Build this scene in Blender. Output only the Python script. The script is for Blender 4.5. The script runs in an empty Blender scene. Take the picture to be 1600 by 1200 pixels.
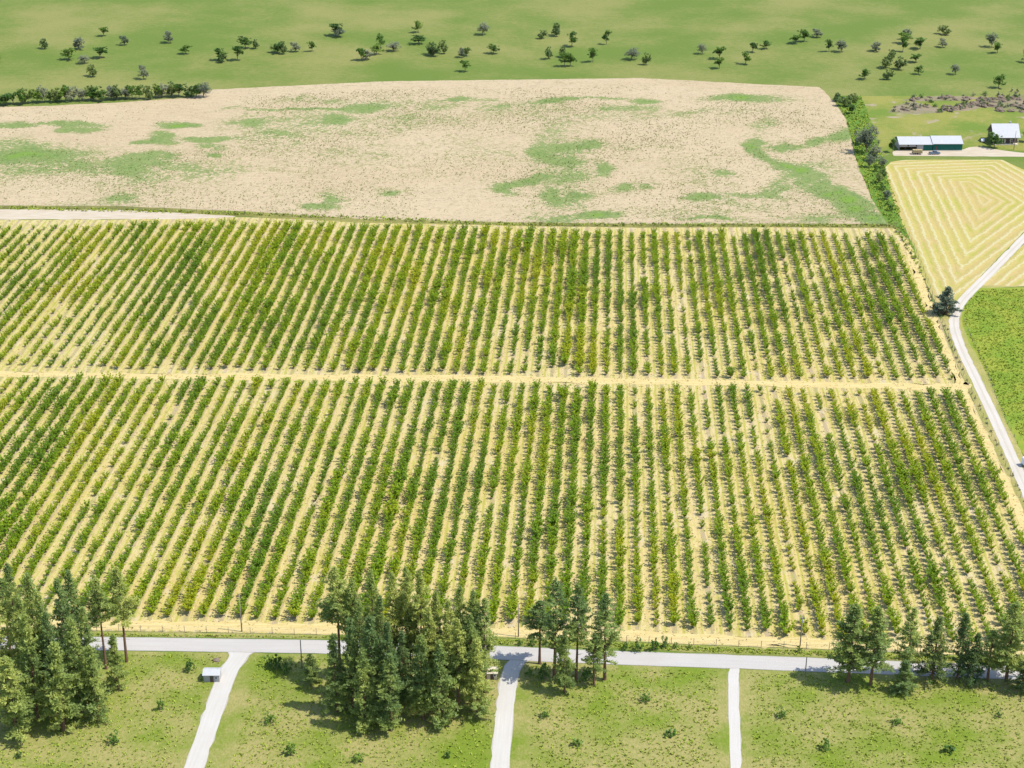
import bpy, bmesh, math, random
import numpy as np
from mathutils import Vector, Matrix, noise

random.seed(7)
rng = np.random.default_rng(7)
R = math.radians
SC = bpy.context.scene

# ------------------------------------------------------------------ camera, sky, sun, exposure
F, W, H = 2600.0, 1600.0, 1200.0          # focal length in photo pixels
PITCH, CAMZ = R(24.8), 247.0
cd = bpy.data.cameras.new('camera'); cam = bpy.data.objects.new('camera', cd)
SC.collection.objects.link(cam); SC.camera = cam
cam.location = (0, 0, CAMZ); cam.rotation_euler = (math.pi/2 - PITCH, 0, 0)
cd.sensor_width = 36.0; cd.lens = F / W * 36.0; cd.clip_start = 1.0; cd.clip_end = 9000.0

SUN_EL = R(59); sx, sy = 0.955, -0.22
wd = bpy.data.worlds.new('World'); SC.world = wd; wd.use_nodes = True
wn = wd.node_tree; bg = wn.nodes['Background']
sky = wn.nodes.new('ShaderNodeTexSky'); sky.sky_type = 'NISHITA'; sky.sun_disc = False
sky.sun_elevation = SUN_EL; sky.sun_rotation = math.atan2(sx, sy); sky.altitude = 400
wn.links.new(sky.outputs[0], bg.inputs[0]); bg.inputs[1].default_value = 0.15
sl = bpy.data.lights.new('sun', 'SUN'); sl.energy = 3.6; sl.angle = R(0.5); sl.color = (1, 0.965, 0.88)
so = bpy.data.objects.new('sun', sl); SC.collection.objects.link(so)
hd = math.hypot(sx, sy)
sdir = Vector((sx/hd*math.cos(SUN_EL), sy/hd*math.cos(SUN_EL), math.sin(SUN_EL)))
so.rotation_euler = sdir.to_track_quat('Z', 'Y').to_euler()
SC.view_settings.view_transform = 'Standard'; SC.view_settings.look = 'None'
SC.view_settings.exposure = 0.85; SC.view_settings.gamma = 1.0
SC.cycles.max_bounces = 6; SC.cycles.transparent_max_bounces = 4

# ------------------------------------------------------------------ survey: photo pixel <-> ground
cp, sp = math.cos(PITCH), math.sin(PITCH)
def G(x, y, z=0.0):
    u, v = (x - W/2)/F, (y - H/2)/F
    dy, dz = cp - v*sp, -sp - v*cp
    t = (z - CAMZ)/dz
    return (u*t, dy*t)
def PX(X, Y, Z=0.0):
    d = Y*cp - (Z-CAMZ)*sp; up = Y*sp + (Z-CAMZ)*cp
    return X/d*F + W/2, H/2 - up/d*F
def ztop(X, Y, ypx):                       # height of a point over (X,Y) seen at ypx
    v = (ypx - H/2)/F
    k = (-sp - v*cp)/(cp - v*sp)
    return CAMZ + Y*k
ROWAZ = math.atan2(170, math.hypot(F, 1200))
RD = (math.sin(ROWAZ), math.cos(ROWAZ)); RP = (RD[1], -RD[0])
SPC = 4.9
_g0 = G(969, 600); U0 = _g0[0]*RP[0] + _g0[1]*RP[1]

def inpoly(x, y, P):
    c = False; n = len(P); j = n-1
    for i in range(n):
        xi, yi = P[i]; xj, yj = P[j]
        if (yi > y) != (yj > y) and x < (xj-xi)*(y-yi)/(yj-yi) + xi: c = not c
        j = i
    return c
def inpoly_np(X, Y, P):
    c = np.zeros(X.shape, bool); n = len(P); j = n-1
    for i in range(n):
        xi, yi = P[i]; xj, yj = P[j]
        if yi != yj:
            m = ((yi > Y) != (yj > Y)) & (X < (xj-xi)*(Y-yi)/(yj-yi) + xi)
            c ^= m
        j = i
    return c

# ------------------------------------------------------------------ objects helpers
def link(o):
    SC.collection.objects.link(o); return o
def tag(o, label=None, cat=None, group=None, kind=None):
    if label: o['label'] = label
    if cat: o['category'] = cat
    if group: o['group'] = group
    if kind: o['kind'] = kind
    return o
def empty(name, loc, rz=0.0):
    o = bpy.data.objects.new(name, None); link(o); o.location = loc; o.rotation_euler = (0, 0, rz)
    o.empty_display_size = .5
    return o
def mesh(name, verts, faces, mat=None, parent=None, smooth=False):
    m = bpy.data.meshes.new(name); m.from_pydata(verts, [], faces)
    if smooth: m.polygons.foreach_set('use_smooth', [True]*len(m.polygons))
    if mat: m.materials.append(mat)
    m.update()
    o = bpy.data.objects.new(name, m); link(o)
    if parent: o.parent = parent
    return o
def bmo(name, bm, mat, parent=None, smooth=False):
    m = bpy.data.meshes.new(name); bmesh.ops.recalc_face_normals(bm, faces=bm.faces[:]); bm.to_mesh(m); bm.free()
    if smooth: m.polygons.foreach_set('use_smooth', [True]*len(m.polygons))
    m.materials.append(mat)
    o = bpy.data.objects.new(name, m); link(o)
    if parent: o.parent = parent
    return o
def box(bm, x0, x1, y0, y1, z0, z1, bev=0.0, top=None):
    vs = [bm.verts.new(p) for p in ((x0,y0,z0),(x1,y0,z0),(x1,y1,z0),(x0,y1,z0),(x0,y0,z1),(x1,y0,z1),(x1,y1,z1),(x0,y1,z1))]
    if top:
        for v, (dx, dy) in zip(vs[4:], ((1,1),(-1,1),(-1,-1),(1,-1))): v.co.x += dx*top; v.co.y += dy*top
    fs = [bm.faces.new([vs[i] for i in f]) for f in ((0,3,2,1),(4,5,6,7),(0,1,5,4),(1,2,6,5),(2,3,7,6),(3,0,4,7))]
    if bev:
        es = list({e for f in fs for e in f.edges})
        bmesh.ops.bevel(bm, geom=es, offset=bev, segments=2, affect='EDGES')
def tube(bm, pts, rad, n=7, cap=True):
    rings = []
    for k, p in enumerate(pts):
        p = Vector(p); q = Vector(pts[min(k+1, len(pts)-1)]); o = Vector(pts[max(k-1, 0)])
        t = (q-o).normalized(); a = t.orthogonal().normalized(); b = t.cross(a)
        if k: 
            a = (pa - t*pa.dot(t)).normalized(); b = t.cross(a)
        pa = a
        r = rad[k] if isinstance(rad, (list, tuple)) else rad
        rings.append([bm.verts.new(p + (a*math.cos(2*math.pi*i/n) + b*math.sin(2*math.pi*i/n))*r) for i in range(n)])
    for k in range(len(rings)-1):
        for i in range(n):
            bm.faces.new((rings[k][i], rings[k][(i+1) % n], rings[k+1][(i+1) % n], rings[k+1][i]))
    if cap:
        bm.faces.new(rings[-1]); bm.faces.new(rings[0][::-1])
def copy_tree(o, parent=None):
    c = o.copy(); link(c)
    if parent: c.parent = parent
    for ch in list(o.children): copy_tree(ch, c)
    return c

# ------------------------------------------------------------------ material helpers
class N:
    def __init__(s, name):
        s.m = bpy.data.materials.new(name); s.m.use_nodes = True; s.t = s.m.node_tree
        s.b = s.t.nodes['Principled BSDF']; s.b.inputs['Roughness'].default_value = .9
        s.b.inputs['Specular IOR Level'].default_value = .2
        s.out = s.t.nodes['Material Output']
    def n(s, k, **kw):
        q = s.t.nodes.new('ShaderNode'+k)
        for a, b in kw.items(): setattr(q, a, b)
        return q
    def L(s, a, b): s.t.links.new(a, b)
    def put(s, inp, v):
        if isinstance(v, bpy.types.NodeSocket): s.L(v, inp)
        elif v is not None:
            if isinstance(v, (tuple, list)) and len(v) == 3 and inp.type == 'RGBA': v = (*v, 1)
            inp.default_value = v
    def math(s, op, a, b=None, c=None, clamp=False):
        q = s.n('Math', operation=op, use_clamp=clamp)
        for i, v in enumerate((a, b, c)): s.put(q.inputs[i], v)
        return q.outputs[0]
    def pos(s): return s.n('NewGeometry').outputs['Position']
    def vmap(s, vec, sc=(1,1,1), rz=0.0, off=(0,0,0)):
        q = s.n('Mapping'); s.L(vec, q.inputs[0]); q.inputs['Scale'].default_value = sc
        q.inputs['Rotation'].default_value = (0,0,rz); q.inputs['Location'].default_value = off
        return q.outputs[0]
    def noise(s, vec, scale, detail=2, rough=.5, dist=0):
        q = s.n('TexNoise'); q.inputs['Scale'].default_value = scale; q.inputs['Detail'].default_value = detail
        q.inputs['Roughness'].default_value = rough; q.inputs['Distortion'].default_value = dist
        if vec is not None: s.L(vec, q.inputs['Vector'])
        return q.outputs[0]
    def sm(s, v, lo, hi, a=0.0, b=1.0):
        q = s.n('MapRange', interpolation_type='SMOOTHSTEP'); s.put(q.inputs[0], v)
        for i, w in zip((1,2,3,4), (lo, hi, a, b)): s.put(q.inputs[i], w)
        return q.outputs[0]
    def mix(s, f, a, b, mode='MIX'):
        q = s.n('Mix', data_type='RGBA', blend_type=mode); s.put(q.inputs[0], f); s.put(q.inputs[6], a); s.put(q.inputs[7], b)
        return q.outputs[2]
    def ramp(s, f, stops):
        q = s.n('ValToRGB'); s.L(f, q.inputs[0]); e = q.color_ramp.elements
        while len(e) < len(stops): e.new(.5)
        for k, (p, c) in zip(e, stops): k.position = p; k.color = (*c, 1)
        return q.outputs[0]
    def attr(s, name, typ='GEOMETRY'):
        q = s.n('Attribute', attribute_name=name, attribute_type=typ); return q
    def base(s, c): s.put(s.b.inputs['Base Color'], c); return s
    def bump(s, h, strength, dist=.1):
        q = s.n('Bump'); q.inputs['Strength'].default_value = strength; q.inputs['Distance'].default_value = dist
        s.L(h, q.inputs['Height']); s.L(q.outputs[0], s.b.inputs['Normal'])

def simple(name, c, rough=.7, spec=.3, metal=0, var=.12, scale=.8):
    k = N(name); v = k.noise(k.pos(), scale, 4, .6)
    k.base(k.mix(v, tuple(x*(1-var) for x in c), tuple(min(1, x*(1+var)) for x in c)))
    k.b.inputs['Roughness'].default_value = rough; k.b.inputs['Specular IOR Level'].default_value = spec
    k.b.inputs['Metallic'].default_value = metal
    return k.m

# leaves: colour differs from leaf to leaf, tree to tree and patch to patch
def leaf_mat(name, dark, mid, light, patch=.02, transl=.3, stretch=None, pw=1.0):
    k = N(name)
    p = k.pos()
    v = k.vmap(p, stretch[0], stretch[1]) if stretch else p
    pn = k.noise(v, patch, 2, .55)
    orr = k.n('ObjectInfo').outputs['Random']
    isl = k.n('NewGeometry').outputs['Random Per Island']
    f = k.math('ADD', k.math('MULTIPLY', k.math('SUBTRACT', pn, .5), 3.0*pw), k.math('MULTIPLY', orr, .45))
    f = k.math('ADD', f, k.math('MULTIPLY', isl, .4), clamp=True)
    c = k.ramp(f, [(0, dark), (.5, mid), (1, light)])
    k.base(c); k.b.inputs['Roughness'].default_value = .55; k.b.inputs['Specular IOR Level'].default_value = .25
    tr = k.n('BsdfTranslucent'); k.L(k.mix(.5, c, light), tr.inputs[0])
    mx = k.n('MixShader'); mx.inputs[0].default_value = transl
    k.L(k.b.outputs[0], mx.inputs[1]); k.L(tr.outputs[0], mx.inputs[2]); k.L(mx.outputs[0], k.out.inputs[0])
    return k.m

M_fruit = leaf_mat('fruit_leaf', (.12,.24,.014), (.235,.36,.010), (.42,.44,.014), .045, .5, ((1,.22,1), ROWAZ))
M_pine = leaf_mat('pine_needles', (.14,.22,.08), (.28,.355,.095), (.46,.49,.125), .06, .48, None, 1.0)
M_fir = leaf_mat('fir_needles', (.06,.12,.04), (.12,.18,.05), (.22,.26,.06), .05, .3, None, .6)
M_blue = leaf_mat('spruce_needles', (.08,.12,.085), (.15,.19,.125), (.28,.32,.2), .05, .3, None, .4)
M_leaf = leaf_mat('broad_leaf', (.05,.11,.022), (.09,.18,.025), (.17,.26,.035), .03, .3)
M_olive = leaf_mat('silver_leaf', (.10,.13,.085), (.17,.19,.12), (.27,.28,.17), .03, .25)
M_bark = simple('pine_bark', (.15,.085,.055), .95, .1, 0, .4, 1.5)
M_bark2 = simple('grey_bark', (.17,.13,.10), .95, .1, 0, .3, 2)
M_dead = simple('dead_twig', (.26,.15,.10), .95, .1, 0, .4, 2)

# ------------------------------------------------------------------ ground sheets
def sheet(name, pix, cell, z, mat, attrs=None, jit=.5, world=None, kind='structure'):
    """polygon given as photo pixels on the ground, meshed as a clipped grid with real-ground vertices"""
    P = world if world else [G(*q) for q in pix]
    Q = []
    for i in range(len(P)):
        a, b = Vector(P[i]), Vector(P[(i+1) % len(P)]); n = max(1, int((b-a).length/3.0))
        for k in range(n):
            c = a + (b-a)*k/n; nn = noise.noise(Vector((c.x*.13, c.y*.13, z*9+1.7))) + .6*noise.noise(Vector((c.x*.5, c.y*.5, 3)))
            d = (b-a).normalized(); Q.append((c.x - d.y*nn*jit, c.y + d.x*nn*jit))
    xs = [p[0] for p in Q]; ys = [p[1] for p in Q]
    nx = int((max(xs)-min(xs))/cell)+2; ny = int((max(ys)-min(ys))/cell)+2
    X, Y = np.meshgrid(min(xs)-cell/2 + np.arange(nx)*cell, min(ys)-cell/2 + np.arange(ny)*cell)
    ins = inpoly_np(X, Y, Q)
    keep = ins[:-1,:-1] | ins[1:,:-1] | ins[:-1,1:] | ins[1:,1:]
    used = np.zeros_like(ins)
    for a, b in ((slice(0,-1),slice(0,-1)),(slice(1,None),slice(0,-1)),(slice(0,-1),slice(1,None)),(slice(1,None),slice(1,None))):
        used[a, b] |= keep
    A = np.array(Q); B = np.roll(A, -1, 0); D = B-A; DD = (D**2).sum(1)+1e-9
    out = np.argwhere(used & ~ins)
    for j, i in out:
        p = np.array((X[j,i], Y[j,i])); t = np.clip(((p-A)*D).sum(1)/DD, 0, 1); c = A + D*t[:,None]
        k = ((c-p)**2).sum(1).argmin(); X[j,i], Y[j,i] = c[k]
    idx = -np.ones(ins.shape, int); idx[used] = np.arange(used.sum())
    V = np.stack([X[used], Y[used], np.full(used.sum(), z)], 1)
    J, I = np.nonzero(keep)
    Fc = np.stack([idx[J,I], idx[J,I+1], idx[J+1,I+1], idx[J+1,I]], 1)
    o = mesh(name, V.tolist(), Fc.tolist(), mat)
    if attrs:
        for an, fn in attrs.items():
            at = o.data.attributes.new(an, 'FLOAT', 'POINT'); at.data.foreach_set('value', fn(V[:,0], V[:,1]).astype(np.float32))
    tag(o, kind=kind)
    return o
def spline(P, n=8):
    out = []
    for i in range(len(P)-1):
        p0, p1, p2, p3 = [np.array(P[max(0, min(len(P)-1, i+k))], float) for k in (-1,0,1,2)]
        for k in range(n):
            t = k/n; out.append(tuple(.5*((2*p1)+(-p0+p2)*t+(2*p0-5*p1+4*p2-p3)*t*t+(-p0+3*p1-3*p2+p3)*t**3)))
    out.append(tuple(P[-1])); return out
def ribbon(name, pix, width, z, mat, edge=.12, cols=8):
    P = spline([G(*q) for q in pix], 10); V = []; Fc = []; n = len(P); uu = []
    s = 0; 
    for i, p in enumerate(P):
        a = Vector(P[max(0, i-1)]); b = Vector(P[min(n-1, i+1)]); d = (b-a).normalized(); nn = Vector((-d.y, d.x))
        if i: s += (Vector(p)-Vector(P[i-1])).length
        w = width(i/(n-1)) if callable(width) else width
        for k in range(cols+1):
            t = (k/cols - .5)*w; 
            if k in (0, cols): t += edge*noise.noise(Vector((p[0]*.3, p[1]*.3, k)))*2
            V.append((p[0]+nn.x*t, p[1]+nn.y*t, z)); uu.append((t/w+.5, s))
        if i:
            for k in range(cols):
                q = i*(cols+1)+k; Fc.append((q-cols-1, q-cols, q+1, q))
    o = mesh(name, V, Fc, mat)
    uv = o.data.uv_layers.new(name='UVMap')
    for l in o.data.loops: uv.data[l.index].uv = uu[l.vertex_index]
    tag(o, kind='structure'); return o

# --- base land: rough grass, greener and drier by patches
def land_mat(name, green, dry, scale=.02, bias=.5, fine=.6, bare=None):
    k = N(name); p = k.pos()
    a = k.noise(p, scale, 5, .6); b = k.noise(p, fine, 4, .7); c = k.noise(k.vmap(p, (1,.4,1)), 2.2, 3, .7)
    f = k.sm(k.math('ADD', k.math('MULTIPLY', a, .75), k.math('MULTIPLY', b, .25)), bias-.12, bias+.12)
    col = k.mix(f, green, dry)
    col = k.mix(k.sm(c, .3, .7, 0, .45), col, tuple(x*.62 for x in green))
    if bare: col = k.mix(k.sm(k.noise(p, scale*2.3, 4, .6, .5), .58, .68), col, bare)
    k.base(col); k.bump(b, .5, .3)
    return k.m
M_land = land_mat('rough_grass', (.10,.15,.02), (.21,.20,.06), .012, .52, .3)
M_pasture = land_mat('lush_grass', (.14,.215,.018), (.235,.25,.03), .09, .5, .22)
M_verge = land_mat('verge_grass', (.13,.18,.015), (.28,.24,.09), .06, .49, .8)
M_dryverge = land_mat('dry_verge', (.24,.235,.06), (.36,.29,.12), .05, .5, .6)

g = 6000
base = mesh('ground', [(-g,-500,0),(g,-500,0),(g,g,0),(-g,g,0)], [(0,1,2,3)], M_land); tag(base, kind='structure')

# --- stubble field with green patches
patches = [(575,167,28,8,1),(725,154,45,3,.8),(800,164,60,4,.5),(480,172,90,2,.9),(440,190,45,8,.5),(510,188,16,5,.9),(430,207,42,8,.55),
 (560,205,40,8,.35),(520,308,14,8,.9),(505,323,22,4,.9),(620,300,12,3,.7),(800,291,14,5,1),(825,284,16,5,1),(790,298,10,4,1),(845,277,14,5,.8),(863,240,15,12,1),(893,231,26,8,1),(892,254,22,11,.85),
 (937,265,15,7,1),(868,303,16,13,.9),(912,306,14,5,.9),(972,295,16,6,.9),(1010,291,12,5,.6),(905,339,50,4,1),(870,215,30,8,.5),(1105,309,32,4,1),(1175,303,35,4,.6),(1100,344,34,3,.9),
 (1125,268,16,6,.6),(1220,296,17,10,.9),
 (1190,190,14,14,.45),(1175,154,40,4,1.1),(1010,157,17,3,1),(980,170,50,5,.6),(1080,176,60,4,.4),
 (640,185,90,14,.35),(300,262,80,14,.45),(420,220,90,16,.3),(882,215,16,30,.5),(880,260,26,50,.35),(1160,320,70,10,.35),(862,157,34,3,.9),(930,155,30,2,.8),(215,251,40,8,1),(200,265,32,12,.9),(195,285,30,14,.45),(250,245,25,5,.9),(30,242,48,16,1.1),(130,262,34,10,.7),(60,262,60,10,.6),(100,194,40,3,.9),(130,202,20,4,.9),
 (25,196,30,4,.8),(330,219,42,2.5,.9),(336,229,20,4,1),(335,242,14,3,.9),(280,197,24,4,1.3),(247,216,14,7,1.2),(240,223,22,3,1.1),(385,193,24,5,.8),(190,310,30,7,.6),(150,320,50,3,.4),(520,155,60,4,.5),(1050,355,200,1,.5),
 (470,195,110,22,.4),(700,165,150,10,.4),(880,280,40,60,.5),(1190,232,8,10,1.1),(1198,246,9,10,1.2),(1212,260,14,7,1.2),(1236,270,16,7,1.2),(1260,280,16,8,1.2),(1284,291,16,8,1.2),(1304,303,16,9,1.2),(1324,316,17,10,1.2),(1345,329,17,11,1.3),(1366,342,16,9,1.3),(1225,228,14,6,.9),(1250,226,14,5,.9),(1275,220,14,5,.9),(1300,214,14,5,1),(1320,208,12,5,1),(1280,262,40,16,.38),(220,275,60,25,.45),(60,250,80,20,.6),(560,240,60,14,.3),(1040,335,120,8,.35),(960,180,160,8,.35),(790,240,80,12,.28),(1090,270,50,25,.25),(600,252,60,6,.22),(680,225,80,8,.2),(760,245,60,7,.22),(1000,230,60,8,.2),(1080,255,60,7,.22),(760,190,70,8,.25),(1290,340,60,6,.5),(430,265,50,8,.2),(640,275,50,6,.2)]
def green_at(X, Y):
    d = Y*cp + CAMZ*sp; up = Y*sp - CAMZ*cp
    x = X/d*F + 800; y = 600 - up/d*F; g_ = np.zeros_like(x)
    w = np.array([(noise.fractal((p*.03, q*.03, 0), 1, 2, 4), noise.fractal((p*.03, q*.03, 7), 1, 2, 4), noise.fractal((p*.06, q*.06, 3), 1, 2, 3)) for p, q in zip(X, Y)])
    x = x + w[:,0]*26; y = y + w[:,1]*8
    for cx, cy, rx, ry, s in patches: g_ = np.maximum(g_, s*np.exp(-(((x-cx)/rx)**2 + ((y-cy)/ry)**2)/2.2))
    return np.clip(g_*(1+.5*w[:,2]), 0, 1.5)
k = N('stubble_field'); p = k.pos()
ga = k.attr('green').outputs['Fac']
n1 = k.noise(k.vmap(p, (1,.55,1)), .16, 5, .65, .6); n2 = k.noise(k.vmap(p, (.7,1,1)), 1.1, 5, .8); n3 = k.noise(k.vmap(p, (.6,1,1)), .012, 4, .6)
soil = k.mix(k.sm(n3, .35, .65), (.365,.285,.185), (.33,.25,.155))
soil = k.mix(k.sm(k.noise(k.vmap(p, (.15,1.6,1), R(8)), .5, 3, .6), .35, .7, 0, .75), soil, (.40,.32,.195))
pd = k.n('VectorMath', operation='ADD'); k.L(p, pd.inputs[0]); nv = k.n('TexNoise'); nv.inputs['Scale'].default_value = .7; k.L(p, nv.inputs['Vector'])
nsc = k.n('VectorMath', operation='SCALE'); k.L(nv.outputs[1], nsc.inputs[0]); nsc.inputs[3].default_value = 2.5; k.L(nsc.outputs[0], pd.inputs[1])
def cells(scale):
    q = k.n('TexVoronoi'); q.inputs['Scale'].default_value = scale; k.L(pd.outputs[0], q.inputs['Vector']); sp__ = k.n('SeparateColor'); k.L(q.outputs['Color'], sp__.inputs[0]); return sp__.outputs
ca, cb, cc = cells(.8), cells(1.6), cells(.33)
dens = k.sm(k.noise(k.vmap(p, (.5,1,1)), .05, 4, .6), .38, .62, -.10, .22)
dens = k.math('ADD', dens, k.math('MULTIPLY', k.math('SUBTRACT', n1, .5), .5))
rnd = k.math('ADD', k.math('MULTIPLY', ca[0], .55), k.math('ADD', k.math('MULTIPLY', cb[0], .3), k.math('MULTIPLY', cc[0], .15)))
cov = k.math('ADD', k.math('MULTIPLY', ga, .95), k.math('MULTIPLY', dens, .45))
spk = k.math('MULTIPLY', k.sm(k.math('ADD', rnd, cov), .78, .92), k.sm(k.math('SUBTRACT', k.attr('fallow').outputs['Fac'], k.math('MULTIPLY', ga, 2)), .1, .8, 1, .15))
f = k.math('ADD', ga, k.math('MULTIPLY', k.math('SUBTRACT', n1, .5), 1.1))
f = k.math('ADD', f, k.math('MULTIPLY', k.math('SUBTRACT', n2, .5), 2.4))
grn = k.mix(k.sm(ga, 1.05, 1.5), k.mix(ca[2], (.075,.14,.028), (.14,.195,.045)), (.11,.20,.02))
soil = k.mix(k.sm(cb[1], .6, 1, 0, .5), soil, (.43,.35,.215)); soil = k.mix(k.sm(ca[1], .72, 1, 0, .6), soil, (.26,.20,.12))
wcol = k.mix(k.sm(ga, .1, .6), (.20,.19,.075), grn)
col = k.mix(k.math('MULTIPLY', spk, .85), soil, wcol); col = k.mix(k.sm(k.math('ADD', f, k.math('MULTIPLY', k.math('SUBTRACT', cb[2], .5), .5)), .75, 1.25, 0, .85), col, grn)
sp1 = k.noise(p, 1.05, 3, .8); wd_ = k.sm(k.noise(p, .03, 3, .6), .3, .7, .0, .075)
col = k.mix(k.sm(k.math('ADD', sp1, wd_), .62, .69, 0, .75), col, (.17,.15,.06))
k.base(col); k.bump(n2, .4, .2)
field = [(-90,168),(0,167),(60,166),(120,163),(190,160),(300,152),(330,140),(600,127),(1000,122),(1280,136),(1303,158),(1322,185),(1330,215),(1338,250),(1350,280),(1362,310),(1388,352),
 (1200,351),(1000,352),(800,349),(560,344),(400,333),(185,324),(0,323),(-90,323)]
sheet('stubble_field', field, 2.0, .02, k.m, {'green': green_at, 'fallow': lambda X, Y: (lambda x, y: 1/(1+np.exp((x-385)/12))*1/(1+np.exp((y-238+(380-x)*.03)/4)))(*[np.asarray(q) for q in (X/(Y*cp+CAMZ*sp)*F+800, 600-(Y*sp-CAMZ*cp)/(Y*cp+CAMZ*sp)*F)])}, .8)

# --- orchard floor
def orchard_mat(name):
    k = N(name); p = k.pos()
    dt = k.n('VectorMath', operation='DOT_PRODUCT'); k.L(p, dt.inputs[0]); dt.inputs[1].default_value = (RP[0], RP[1], 0)
    wob = k.math('MULTIPLY', k.math('SUBTRACT', k.noise(k.vmap(p, (.25,.25,1)), .8, 3, .6), .5), .55)
    u = k.math('ADD', k.math('DIVIDE', k.math('SUBTRACT', dt.outputs['Value'], U0), SPC), k.math('MULTIPLY', wob, .35))
    row = k.math('FLOOR', k.math('ADD', u, .5))
    t = k.math('MULTIPLY', k.math('ABSOLUTE', k.math('SUBTRACT', u, row)), 2)
    lane = k.math('FLOOR', u)
    wn_ = k.n('TexWhiteNoise', noise_dimensions='1D'); k.L(lane, wn_.inputs['W']); lr = wn_.outputs[0]
    st = k.noise(k.vmap(p, (3.2,.16,1), ROWAZ), .75, 4, .65)
    st2 = k.noise(k.vmap(p, (1.0,.10,1), ROWAZ), .3, 3, .6)
    big = k.noise(p, .018, 3, .6)
    fine = k.noise(p, 1.6, 3, .7)
    straw = k.mix(k.sm(st, .3, .7), (.415,.315,.115), (.475,.38,.175))
    ln = k.noise(k.vmap(p, (1.5,.045,1), ROWAZ), .9, 3, .6); straw = k.mix(k.sm(ln, .47, .62, 0, .55), straw, (.37,.27,.12)); straw = k.mix(k.sm(ln, .44, .36, 0, .6), straw, (.50,.43,.24))
    straw = k.mix(k.sm(big, .35, .65, 0, .6), straw, (.45,.37,.215))
    gf = k.math('MULTIPLY', k.sm(t, .72, .98), k.sm(k.math('ADD', k.math('ADD', st2, k.math('MULTIPLY', lr, .35)), k.math('MULTIPLY', big, .25)), .52, .78))
    straw = k.mix(k.math('MULTIPLY', gf, .8), straw, (.27,.26,.03))
    edge = k.math('MULTIPLY', k.sm(t, .42, .55), k.sm(t, .78, .62)); edge = k.math('MULTIPLY', edge, k.sm(st, .45, .62, 0, .55))
    straw = k.mix(edge, straw, (.31,.27,.05))
    bare = k.mix(k.sm(fine, .3, .7), (.27,.20,.12), (.37,.29,.19))
    bare = k.mix(k.sm(st2, .42, .6, 0, .7), bare, (.24,.22,.07))
    col = k.mix(k.sm(k.math('ADD', t, k.math('MULTIPLY', k.math('SUBTRACT', st, .5), .9)), .16, .42), bare, straw)
    col = k.mix(k.sm(fine, .52, .66, 0, .6), col, (.29,.21,.08))
    blot = k.noise(k.vmap(p, (.9,.35,1), ROWAZ), .22, 4, .7)
    lu = k.attr('lush').outputs['Fac']; lf = k.math('MULTIPLY', k.sm(k.math('ADD', k.noise(k.vmap(p, (2.2,.5,1), ROWAZ), .6, 4, .7), k.math('MULTIPLY', lu, .35)), .50, .72), .75)
    col = k.mix(lf, col, (.27,.30,.03))
    col = k.mix(k.sm(blot, .55, .70, 0, .5), col, (.27,.24,.045)); col = k.mix(k.sm(blot, .44, .32, 0, .6), col, (.43,.36,.25))
    sp_ = k.noise(p, 2.6, 2, .8); col = k.mix(k.sm(sp_, .6, .74, 0, .35), col, (.24,.19,.09))
    k.base(col); k.bump(fine, .6, .2)
    return k.m
M_orch = orchard_mat('orchard_floor')
k = N('dry_grass_track'); p = k.pos(); a_ = k.noise(k.vmap(p, (.12,1.6,1), -.02), .8, 4, .65); b_ = k.noise(p, 1.3, 3, .7)
c_ = k.mix(k.sm(a_, .35, .65), (.42,.32,.13), (.48,.39,.18)); c_ = k.mix(k.sm(b_, .55, .7, 0, .5), c_, (.29,.24,.07)); k.base(c_); M_track = k.m
orch = [(-420,346),(0,344),(180,343),(375,339),(560,347),(800,352),(1000,355),(1200,355),(1395,356),(1415,368),(1440,425),(1460,478),(1476,520),(1500,580),(1530,650),(1562,718),(1600,795),(1650,900),(1710,1028),
 (1600,1026),(1450,1021),(1250,1013),(1060,1006),(960,1001),(800,996),(480,991),(220,987),(0,984),(-420,978)]
def lush(X, Y):
    d = Y*cp + CAMZ*sp; x = X/d*F + 800
    return np.clip(.16 - x/4000, .0, .16)
sheet('orchard_ground', orch, 4.0, .03, M_orch, {'lush': lush}, .5)
ribbon('headland_track', [(-420,574),(0,584),(400,589),(800,593),(1200,600),(1480,604),(1502,600)], 5.0, .05, M_track, .9)
ribbon('headland_path', [(-420,969),(0,974),(220,977),(480,982),(800,988),(1060,997),(1250,1005),(1450,1013),(1700,1024)], 4.5, .05, M_track, .9)
ribbon('farm_path', [(1412,370),(1432,425),(1452,478),(1466,520),(1491,580),(1520,650),(1552,718),(1590,795),(1640,900),(1695,1018)], 3.2, .055, M_track, .9)

# --- dirt track along the top left
k = N('pale_dirt'); p = k.pos(); a_ = k.noise(k.vmap(p, (.15,1.2,1)), .7, 4, .6); b_ = k.noise(p, 1.4, 3, .7)
c_ = k.mix(k.sm(a_, .35, .65), (.36,.295,.21), (.42,.36,.28)); c_ = k.mix(k.sm(b_, .6, .72, 0, .6), c_, (.24,.21,.09)); k.base(c_); M_pale = k.m
sheet('dirt_track', [(-420,328),(0,327),(200,328),(340,333),(372,339),(300,342),(180,343),(0,343),(-420,344)], 3.0, .035, M_pale, None, .8)
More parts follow.
